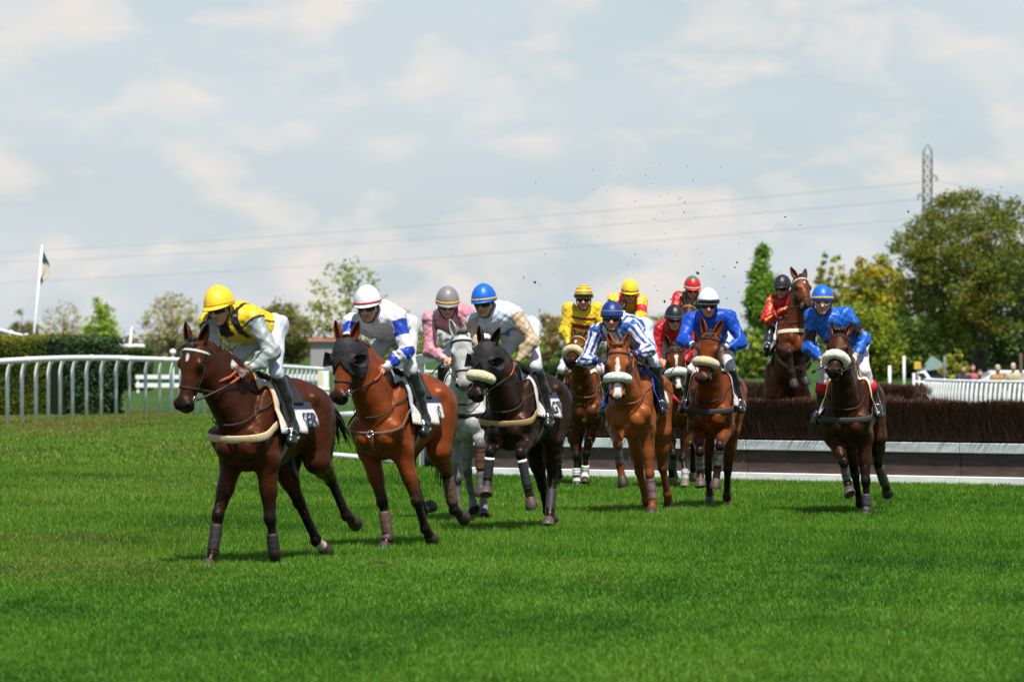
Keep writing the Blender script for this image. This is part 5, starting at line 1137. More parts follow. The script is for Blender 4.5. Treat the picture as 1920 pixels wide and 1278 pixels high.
def silks_colours(kind, v, J, q):
    arm, T, side, ang, a, lt, f = garment_coords(v, J, q); k = np.zeros((len(v), 3))
    def C_(c): k[:] = c
    def put(m, c): k[m] = c
    if kind == 'yellow_grey':
        C_((0.66, 0.47, 0.010)); put(arm, (0.27, 0.31, 0.31)); seam = (np.abs(T - 0.10) < 0.03) & (best_ok(v, J)); put(seam & ~(np.abs(lt) < 0.12), (0.012, 0.012, 0.018))
        put(~arm & (np.abs(np.abs(lt) - 0.105) < 0.024) & (a > 0.66), (0.012, 0.012, 0.018)); put(~arm & (f > 0.03) & (np.abs(lt) < 0.05) & (a > 0.93), (0.012, 0.012, 0.018))
        put(arm & (np.abs(ang - 2.4) < 0.16), (0.03, 0.03, 0.035)); put(arm & (T > 1.86), (0.35, 0.22, 0.10))
    elif kind == 'white_blue':
        C_((0.62, 0.63, 0.68)); put(arm & (((T > 0.14) & (T < 0.56)) | ((T > 0.92) & (T < 1.16)) | ((T > 1.36) & (T < 1.64))), (0.010, 0.04, 0.36))
        put(~arm & (f > 0.0) & (a < 0.72), (0.55, 0.60, 0.68))
    elif kind == 'pink':
        C_((0.56, 0.235, 0.29)); put(~arm & (np.abs(np.abs(lt) - 0.115) < 0.010) & (a > 0.6), (0.10, 0.10, 0.11)); put(arm & (np.abs(T - 0.10) < 0.025), (0.10, 0.10, 0.11)); put(arm & (T > 1.72), (0.50, 0.36, 0.38))
    elif kind == 'white_beige':
        C_((0.50, 0.56, 0.68)); put(arm, (0.38, 0.29, 0.19)); put(~arm & (f > 0.02) & (a < 0.62) & (a > 0.40 + 0.16 * np.abs(np.sin(lt * 22))), (0.05, 0.14, 0.42)); put(~arm & (f < -0.02) & (np.abs(lt) < 0.05), (0.12, 0.28, 0.60))
        put(~arm & (f > 0) & (a < 0.40), (0.62, 0.64, 0.70))
    elif kind == 'yellow_maroon':
        C_((0.64, 0.44, 0.015)); put(~arm & (np.abs(lt) < 0.155) & (np.mod(a * 4.3 + 0.25, 1.0) < 0.52) & (a < 0.93) & (a > 0.2), (0.16, 0.006, 0.014))
    elif kind == 'blue_stripes':
        C_((0.52, 0.57, 0.66)); put(arm, (0.62, 0.64, 0.70)); put(arm & (np.mod(ang * 6 / 6.2832, 1.0) < 0.42), (0.015, 0.055, 0.26)); put(arm & (T > 1.66), (0.02, 0.05, 0.2))
        put(~arm & (np.mod(lt * 13 + 0.30, 1.0) < 0.40), (0.02, 0.07, 0.30)); put(~arm & (f > 0.02) & (np.abs(lt) < 0.07), (0.40, 0.52, 0.68)); put(~arm & (np.abs(lt) > 0.11) & (a > 0.8) & (f > -0.05), (0.02, 0.08, 0.32))
    elif kind == 'yellow_red':
        C_((0.64, 0.42, 0.015)); put(arm & (T > 0.40) & (T < 0.95), (0.50, 0.012, 0.03)); put(~arm & (np.abs(np.abs(lt) - 0.115) < 0.028), (0.50, 0.012, 0.03)); put(~arm & (f > 0.0) & (a < 0.6), (0.45, 0.012, 0.03))
    elif kind == 'red_black':
        C_((0.42, 0.008, 0.010)); put(~arm & (a > 0.48) & (a < 0.66), (0.012, 0.010, 0.012)); put(arm & (T > 1.84), (0.55, 0.42, 0.06))
    elif kind == 'royal_blue':
        C_((0.005, 0.060, 0.42)); put(arm & (T > 1.82), (0.65, 0.65, 0.68)); put(~arm & (np.abs(np.abs(lt) - 0.08) < 0.03) & (np.abs(a - 0.55) < 0.10) & (f > 0), (0.28, 0.40, 0.62))
    elif kind == 'red_green':
        C_((0.42, 0.010, 0.012)); put(~arm & (np.abs(np.abs(lt) - 0.09) < 0.035), (0.01, 0.15, 0.045))
    elif kind == 'red_yellow':
        C_((0.46, 0.014, 0.016)); put(arm & (np.abs(np.abs(ang) - 0.9) < 0.13), (0.72, 0.45, 0.02)); put(arm & (np.abs(T - 0.08) < 0.05), (0.72, 0.45, 0.02)); put(arm & ((np.abs(T - 1.45) < 0.04) | (np.abs(T - 1.62) < 0.04)), (0.02, 0.012, 0.012))
    elif kind == 'bright_blue':
        C_((0.006, 0.088, 0.42)); put(arm & (T > 0.42) & (T < 0.80), (0.010, 0.010, 0.014)); put(~arm & (a > 0.44) & (a < 0.60), (0.010, 0.012, 0.022)); put(arm & (T > 1.80) & (T < 1.88), (0.45, 0.25, 0.08))
    return k
def best_ok(v, J): return np.ones(len(v), bool)

def silks(root, J, st, vox=0.0095):
    q = st.get('scale', 1.08); hip, nk = J['hip'], J['neck']; sp = nrm(nk - hip); lat = nrm(perp(J['SL'] - J['SR'], sp)); fr = np.cross(lat, sp); B = np.stack([sp, lat, fr])
    sd = SDF(); m1 = hip + (nk - hip) * 0.70; m0 = hip + sp * 0.10 * q
    sd.ell(m1, B, V(0.205, 0.185, 0.135) * q, 0.06); sd.cone(m0 + lat * 0.06 * q, m1 + lat * 0.08 * q, 0.105 * q, 0.115 * q, 0.08); sd.cone(m0 - lat * 0.06 * q, m1 - lat * 0.08 * q, 0.105 * q, 0.115 * q, 0.08)
    sd.cone(m1 - fr * 0.065 * q, m0 - fr * 0.055 * q, 0.125 * q, 0.115 * q, 0.09)
    sd.cone(nk - sp * 0.03 * q, nk + nrm(J['c'] - nk) * 0.025 * q, 0.08 * q, 0.066 * q, 0.05)
    for s_ in 'LR':
        S_, E, H = J['S' + s_], J['E' + s_], J['H' + s_]; W = E + (H - E) * 0.80
        sd.cone(m1 + sp * 0.06 * q, S_, 0.10 * q, 0.078 * q, 0.07); sd.cone(S_, E, 0.080 * q, 0.066 * q, 0.05); sd.cone(E, W, 0.068 * q, 0.040 * q, 0.035)
        for k in range(3):
            t = 0.25 + 0.25 * k; p = E + (W - E) * (t - 0.25); r_ = np.random.RandomState(k + 7); o = perp(r_.normal(size=3), nrm(W - E)); sd.cone(p - o * 0.05, p + o * 0.05 + nrm(W - E) * 0.03, 0.038, 0.03, 0.04)
    sd_ = st.get('seed', 3)
    v, Q = sd.mesh(vox, lambda p: -0.016 * folds(p * V(1, 1, 0.7), 13, sd_) - 0.009 * folds(p, 30, sd_ + 3) + 0.004)
    cc_ = silks_colours(st['silks'], v, J, q); v = wrinkle(v, Q, sd_, 0.012)
    return mesh_obj('racing_silks', v, Q, M['silk'], root, True, cc_)

def legs_wear(root, J, st, vox=0.0105):
    q = st.get('scale', 1.08); hip = J['hip']; sp = nrm(J['neck'] - hip); lat = nrm(perp(J['SL'] - J['SR'], sp)); fr = np.cross(lat, sp); sd = SDF()
    sd.ell(hip - sp * 0.02, np.stack([sp, lat, fr]), V(0.135, 0.158, 0.125) * q, 0.05)
    for s_, sg in (('L', 1), ('R', -1)):
        Kn, An = J['K' + s_], J['A' + s_]; b0 = hip + lat * sg * 0.085 * q
        sd.cone(b0, Kn, 0.088 * q, 0.057 * q, 0.05); bl_ = st.get('boot_top', 0.12) + 0.05; sd.cone(Kn, Kn + (An - Kn) * bl_, 0.060 * q, 0.052 * q, 0.03); sd.ball(b0 - fr * 0.05 * q - sp * 0.02, 0.092 * q, 0.06)
    v, Q = sd.mesh(vox, lambda p: -0.013 * folds(p, 15, 11) - 0.007 * folds(p, 34, 12) + 0.003); v = wrinkle(v, Q, 9, 0.008); cb = np.array(st.get('breeches', (0.52, 0.53, 0.58))); col = np.tile(cb, (len(v), 1))
    mesh_obj('breeches', v, Q, M['breeches'], root, True, col)
    for s_ in 'LR':
        Kn, An, To = J['K' + s_], J['A' + s_], J['T' + s_]; sd = SDF(); t0 = st.get('boot_top', 0.12); up = nrm(Kn - An); fw = perp(To - An, up)
        calf = -fw * 0.02
        sd.cone(Kn + (An - Kn) * t0, Kn + (An - Kn) * 0.45 + calf, 0.060 * q, 0.060 * q, 0.03); sd.cone(Kn + (An - Kn) * 0.45 + calf, An, 0.060 * q, 0.044 * q, 0.03)
        f2 = nrm(To - An); dn = perp(-up, f2); so = An + dn * 0.045
        sd.cone(An, To, 0.046 * q, 0.038 * q, 0.03); sd.cone(An, so - f2 * 0.03, 0.043 * q, 0.036 * q, 0.03); sd.cone(so, To + dn * 0.02, 0.040 * q, 0.031 * q, 0.03); sd.ell(To - f2 * 0.03 + dn * 0.03, np.stack([f2, np.cross(dn, f2), dn]), V(0.075, 0.042, 0.030) * q, 0.03)
        sd.ell(so - f2 * 0.035 + dn * 0.035, np.stack([f2, np.cross(dn, f2), dn]), V(0.032, 0.034, 0.025) * q, 0.015)
        v, Q = sd.mesh(vox, lambda p: 0.004 * wob(p, 30, 5)); bo = mesh_obj('riding_boot', v, Q, M['riding_boot'], root, True)
        if st.get('cuff') is not None:
            mb = MB(); p0, p1 = Kn + (An - Kn) * (t0 - 0.14), Kn + (An - Kn) * (t0 + 0.08)
            mb.tube([p0, p0 + (p1 - p0) * 0.5, p1], [0.068 * q, 0.070 * q, 0.068 * q], 16, col=st['cuff']); mb.build('boot_cuff', M['cloth'], bo)

def helmet(root, J, st):
    q = st.get('scale', 1.08) * 1.06; c, n, u, l = J['c'], J['n'], J['u'], J['l']; o = c + (u * 0.022 - n * 0.006) * q; hs = st['cap']
    tl = math.radians(8); n2 = nrm(n * math.cos(tl) + u * math.sin(tl)); u2 = np.cross(n2, l); rx, ry, rz = 0.130 * q, 0.108 * q, 0.145 * q
    G = []; cc = []
    m_, nn_ = 14, 48
    for i in range(m_ + 1):
        th = math.pi / 2 * i / m_ * 1.06; row = []
        for k in range(nn_):
            w = 2 * math.pi * k / nn_; gore = 1 - 0.012 * (1 - abs(math.sin(3 * w))) ** 6
            p = o + (n2 * math.sin(th) * math.cos(w) * rx + l * math.sin(th) * math.sin(w) * ry) * gore + u2 * math.cos(th) * rz * (1 + 0.02 * (i == 0))
            row.append(p); cc.append(cap_colour(st, th / (math.pi / 2), w))
        G.append(row)
    mb = MB().grid(np.array(G), None, True); he = mesh_obj('helmet', mb.v, mb.f, M['cap'], root, True, np.array(cc)); so = he.modifiers.new('thickness', 'SOLIDIFY'); so.thickness = 0.006
    mb = MB().ball(o + u2 * rz * 1.01, (0.014, 0.014, 0.009), np.stack([n2, l, u2], 1)); mb.c = [tuple(hs['c'])] * len(mb.v); mb.build('cap_button', M['cap'], he)
    if hs.get('band') is not None:
        mb = MB(); th = math.pi / 2 * hs.get('bh', 0.94)
        mb.tube([o + n2 * math.sin(th) * math.cos(w) * rx * 1.05 + l * math.sin(th) * math.sin(w) * ry * 1.05 + u2 * math.cos(th) * rz for w in np.linspace(0, 2 * math.pi, 41)], hs.get('bw', 0.012), 6, up=u2, flat=0.35, col=hs['band']); mb.build('cap_band', M['cap'], he)
    pk = hs.get('peak', 0.055)
    if pk:
        G = []; th = math.pi / 2 * 1.02
        for i in range(5):
            t = i / 4; row = []
            for k in range(21):
                w = math.radians(-72 + 144 * k / 20); ex = pk * t * math.cos(w * 1.22) ** 0.8 if abs(w * 1.22) < 1.57 else 0
                row.append(o + n2 * (math.cos(w) * rx + ex) + l * math.sin(w) * (ry + ex * 0.25) + u2 * (-0.004 - 0.010 * t * t - 0.25 * ex * t))
            G.append(row)
        mb = MB().grid(np.array(G)); mb.c = [tuple(hs.get('pc', hs['c']))] * len(mb.v); p = mb.build('cap_peak', M['cap'], he); so = p.modifiers.new('thickness', 'SOLIDIFY'); so.thickness = 0.006
    if hs.get('goggle_up'):
        mb = MB(); th = math.pi / 2 * 0.93; pts = [o + n2 * math.sin(th) * math.cos(w) * rx * 1.05 + l * math.sin(th) * math.sin(w) * ry * 1.05 + u2 * math.cos(th) * rz for w in np.radians(np.linspace(-75, 75, 15))]
        mb.tube(pts, 0.024, 8, up=u2, flat=0.45); mb.build('raised_goggles', M['lens'], he)
    # goggles and straps
    def face(w, z, r): w = math.radians(w); return c + (n * (math.cos(w) * 0.098 * r + 0.002) + l * math.sin(w) * 0.084 * r + u * z) * q
    G = []
    for i in range(7):
        t = i / 6; row = []
        for k in range(25):
            w = -62 + 124 * k / 24; notch = 0.018 * math.exp(-(w / 9) ** 2) * (1 - t); bul = 1.05 + 0.07 * math.sin(math.pi * t)
            row.append(face(w, -0.024 + notch + 0.062 * t, bul + 0.02 * math.exp(-(w / 12) ** 2)))
        G.append(row)
    gm = MB().grid(np.array(G)); go = gm.build('goggles', M[st.get('lens', 'lens')], root); so = go.modifiers.new('thickness', 'SOLIDIFY'); so.thickness = 0.008
    mb = MB(); mb.tube([face(w, 0.010, 1.06) for w in np.linspace(55, 305, 24)], 0.012, 6, up=u, flat=0.3); mb.build('goggle_strap', M[st.get('strapm', 'black')], go)
    if st.get('rim') is not None:
        mb = MB()
        for sg in (-1, 1): mb.tube([face(w, z, 1.12) for w, z in ((sg * 60, 0.03), (sg * 45, -0.012), (sg * 20, -0.02), (sg * 7, 0.004), (0, 0.012))], 0.0045, 5)
        mb.build('goggle_rim', M['plastic'], go)
    mb = MB()
    for sg in (-1, 1): mb.tube([c + (l * sg * 0.088 + u * 0.02) * q, c + (n * 0.012 + l * sg * 0.082 - u * 0.05) * q, c + (n * 0.045 + l * sg * 0.035 - u * 0.122) * q, c + (n * 0.05 - u * 0.128) * q], 0.008, 6)
    mb.build('chin_strap', M['black'], he)
    return he

def cap_colour(st, t, w):
    hs = st['cap']; c = hs['c']; k = hs.get('pattern')
    if k == 'hoops': return hs['c2'] if (t * 4.4) % 1 < 0.42 else c
    if k == 'star': return hs['c2'] if t < 0.28 + 0.34 * abs(math.cos(2.5 * w + 0.2)) ** 3 else c
    return c

def jockey(S, H):
    rig = H['rig']; q = S.get('scale', 1.08); wor = rig.wor
    hip = V(*S.get('hip', (-0.34, 0, 0.30)))
    if 'hip_px' in S: hip = rig.solve(S['hip_px'], V(-0.2, 0, 0), 0.4, hip[0], None, sl=0.3, sx=0.05)
    hd = S['head']; nx = S.get('neck_x', 0.10)
    c0 = rig.solve(hd, hip, S.get('trunk', 0.66), S.get('head_x', 0.20), None, sx=0.07, sl=0.06)
    cw = wor(c0); y, p = map(math.radians, S['look']); n = V(-math.sin(y) * math.cos(p), -math.cos(y) * math.cos(p), math.sin(p)); l = V(math.cos(y), -math.sin(y), 0)
    rl = math.radians(S.get('roll', 0)); u = np.cross(n, l); l, u = l * math.cos(rl) + u * math.sin(rl), u * math.cos(rl) - l * math.sin(rl)
    d_ = rig.loc(cw - u * 0.13 * q - n * 0.075 * q); nk = hip + nrm(d_ - hip) * min(np.linalg.norm(d_ - hip), 0.56)
    spn = nrm(nk - hip); lat = perp(V(0, 1, 0), spn); J = {}
    for s_, sg in (('L', 1), ('R', -1)):
        sh = nk - spn * 0.055 + lat * sg * 0.175 * q
        if 'S' + s_ in S: sh = rig.solve(S['S' + s_], nk - spn * 0.05, 0.185 * q, (nk - spn * 0.05)[0], nk[1] + sg * 0.17, sx=0.05, sl=0.02)
        el = sh + V(0.10, sg * 0.10, -0.24)
        if 'E' + s_ in S: el = rig.solve(S['E' + s_], sh, 0.29 * q, sh[0] + S['E' + s_][2], None, sx=0.07)
        ha = V(0.30, sg * 0.05, 0.14)
        if 'H' + s_ in S: ha = rig.solve(S['H' + s_], el, 0.285 * q, S['H' + s_][2], None, sx=0.08)
        dh = ha - el; ha = el + nrm(dh) * np.clip(np.linalg.norm(dh), 0.22, 0.33)
        kn = V(*S.get('knee', (0.06, 0.27, -0.02))) * V(1, sg, 1)
        if 'K' + s_ in S: kn = rig.solve(S['K' + s_], hip, 0.45 * q, kn[0], sg * 0.27, sx=0.06, sy=0.05)
        an = V(*S.get('ankle', (-0.14, 0.315, -0.40))) * V(1, sg, 1)
        if 'A' + s_ in S: an = rig.solve(S['A' + s_], kn, 0.43 * q, an[0], sg * 0.33, sx=0.06, sy=0.05)
        to = an + V(*S.get('toe', (0.17, 0.03, -0.075))) * V(1, sg, 1)
        for k_, p_ in (('S', sh), ('E', el), ('H', ha), ('K', kn), ('A', an), ('T', to)): J[k_ + s_] = wor(p_)
    J.update(hip=wor(hip), neck=wor(nk), c=cw, n=n, u=u, l=l)
    fwd = rig.R[:, 0]
    for s_, sg in (('L', 1), ('R', -1)): J['palm' + s_] = rig.R @ V(0.35, sg * 0.55, 0.75)
    root = empty('person', J['hip'], S['label'], 'person', 'jockeys riding in the race')
    vx = S.get('vox', 0.0075)
    person_body(root, J, S, vx); silks(root, J, S, S.get('svox', 0.0095)); legs_wear(root, J, S); helmet(root, J, S)
    S['J'] = J
    # reins and stirrups belong to the horse
    hr = H['root']; P, a, b, nn = H['head']
    tops = {}
    mb = MB(); mg = MB()
    for s_, sg, bp in (('R', -1, H['bits'][0]), ('L', 1, H['bits'][1])):
        w0 = wor(bp); e = J['H' + s_]; m = w0 + (e - w0) * 0.55 - V(0, 0, 0.035) + rig.R[:, 1] * sg * 0.05
        pts = keep_out(H, bez(w0, m, e, 14)); mb.tube(pts[:9], 0.010, 6, up=V(0, 0, 1), flat=0.4); mg.tube(pts[8:], 0.013, 6, up=V(0, 0, 1), flat=0.5)
        tops[s_] = e
    lp = keep_out(H, bez(tops['R'] + V(0, 0, 0.01), (tops['R'] + tops['L']) / 2 - V(0, 0, 0.10) - fwd * 0.22, tops['L'], 12)); mg.tube(lp, 0.012, 6, up=V(0, 0, 1), flat=0.5)
    rn = mb.build('reins', M['leather'], hr); mg.build('rein_grip', M['rubber' if S.get('orange_rein', True) else 'leather'], rn)
    for s_, sg in (('L', 1), ('R', -1)):
        A, T = J['A' + s_], J['T' + s_]; f2 = nrm(T - A); up = nrm(J['K' + s_] - A); mid = A + (T - A) * 0.55; sole = mid - perp(up, f2) * 0.062; la = np.cross(f2, perp(up, f2)); upv = perp(up, f2)
        mb = MB(); pts = [sole + la * 0.058 * math.sin(w) + upv * (0.062 - 0.062 * math.cos(w)) * (1.15 if math.cos(w) < 0 else 1.0) for w in np.linspace(-math.pi, math.pi, 21)]
        mb.tube(pts, 0.0065, 6); mb.box(sole, (0.035, 0.105, 0.010), np.stack([f2, la, upv], 1)); st = mb.build('stirrup', M['steel'], hr)
        mb = MB(); topw = wor(V(-0.22, sg * 0.20, -0.06)); mb.tube([sole + upv * 0.135, (sole + upv * 0.135 + topw) / 2 + rig.R[:, 1] * sg * 0.05, topw], 0.011, 6, up=f2, flat=0.35); mb.build('stirrup_leather', M['leather'], st)
    return S

def whip(p0, p1, label, col=(0.012, 0.012, 0.013), flap=None):
    t = empty('riding_whip', p0, label, 'whip'); d = p1 - p0; mb = MB(); mb.tube([p0 + d * x for x in (0, 0.04, 0.26, 0.28, 0.8, 1.0)], [0.013, 0.014, 0.013, 0.008, 0.006, 0.005], 8); mb.build('shaft', M['black'], t)
    mb = MB(); e = nrm(d); s_ = perp(V(0, 0, 1), e); mb.box(p1 + e * 0.05, (0.12, 0.035, 0.008), np.stack([e, s_, np.cross(e, s_)], 1), col=flap or col); mb.build('flap', M['cloth'], t)
    return t

def keep_out(H, pts, gap=0.014):
    """push a strap's points out of the horse so that it lies along the coat"""
    rig, sd = H['rig'], H['sdf']; p = rig.loc(np.array(pts)); e = 0.006
    for _ in range(6):
        d = sd.at(p); g = np.stack([sd.at(p + np.eye(3)[i] * e) - sd.at(p - np.eye(3)[i] * e) for i in range(3)], 1) / (2 * e)
        g /= np.maximum(np.linalg.norm(g, axis=1), 1e-6)[:, None]; p = p + g * np.clip(gap - d, 0, 0.08)[:, None]
    q = p.copy(); q[1:-1] = 0.5 * p[1:-1] + 0.25 * (p[:-2] + p[2:]); return list(rig.wor(q))

def wrinkle(v, Q, seed, amp):
    """creases pressed into the cloth along its normals: long pulls plus small crumples"""
    n = vert_normals(v, Q); r = np.random.RandomState(seed); A = r.normal(size=(3, 3)); A = np.linalg.qr(A)[0] * np.array([1.1, 0.16, 0.55])[:, None]
    w = v @ A.T; f = np.maximum(folds(w, 26, seed), -0.15) * amp * 1.0 + folds(w[:, ::-1], 55, seed + 2) * amp * 0.14
    return v - n * f[:, None]

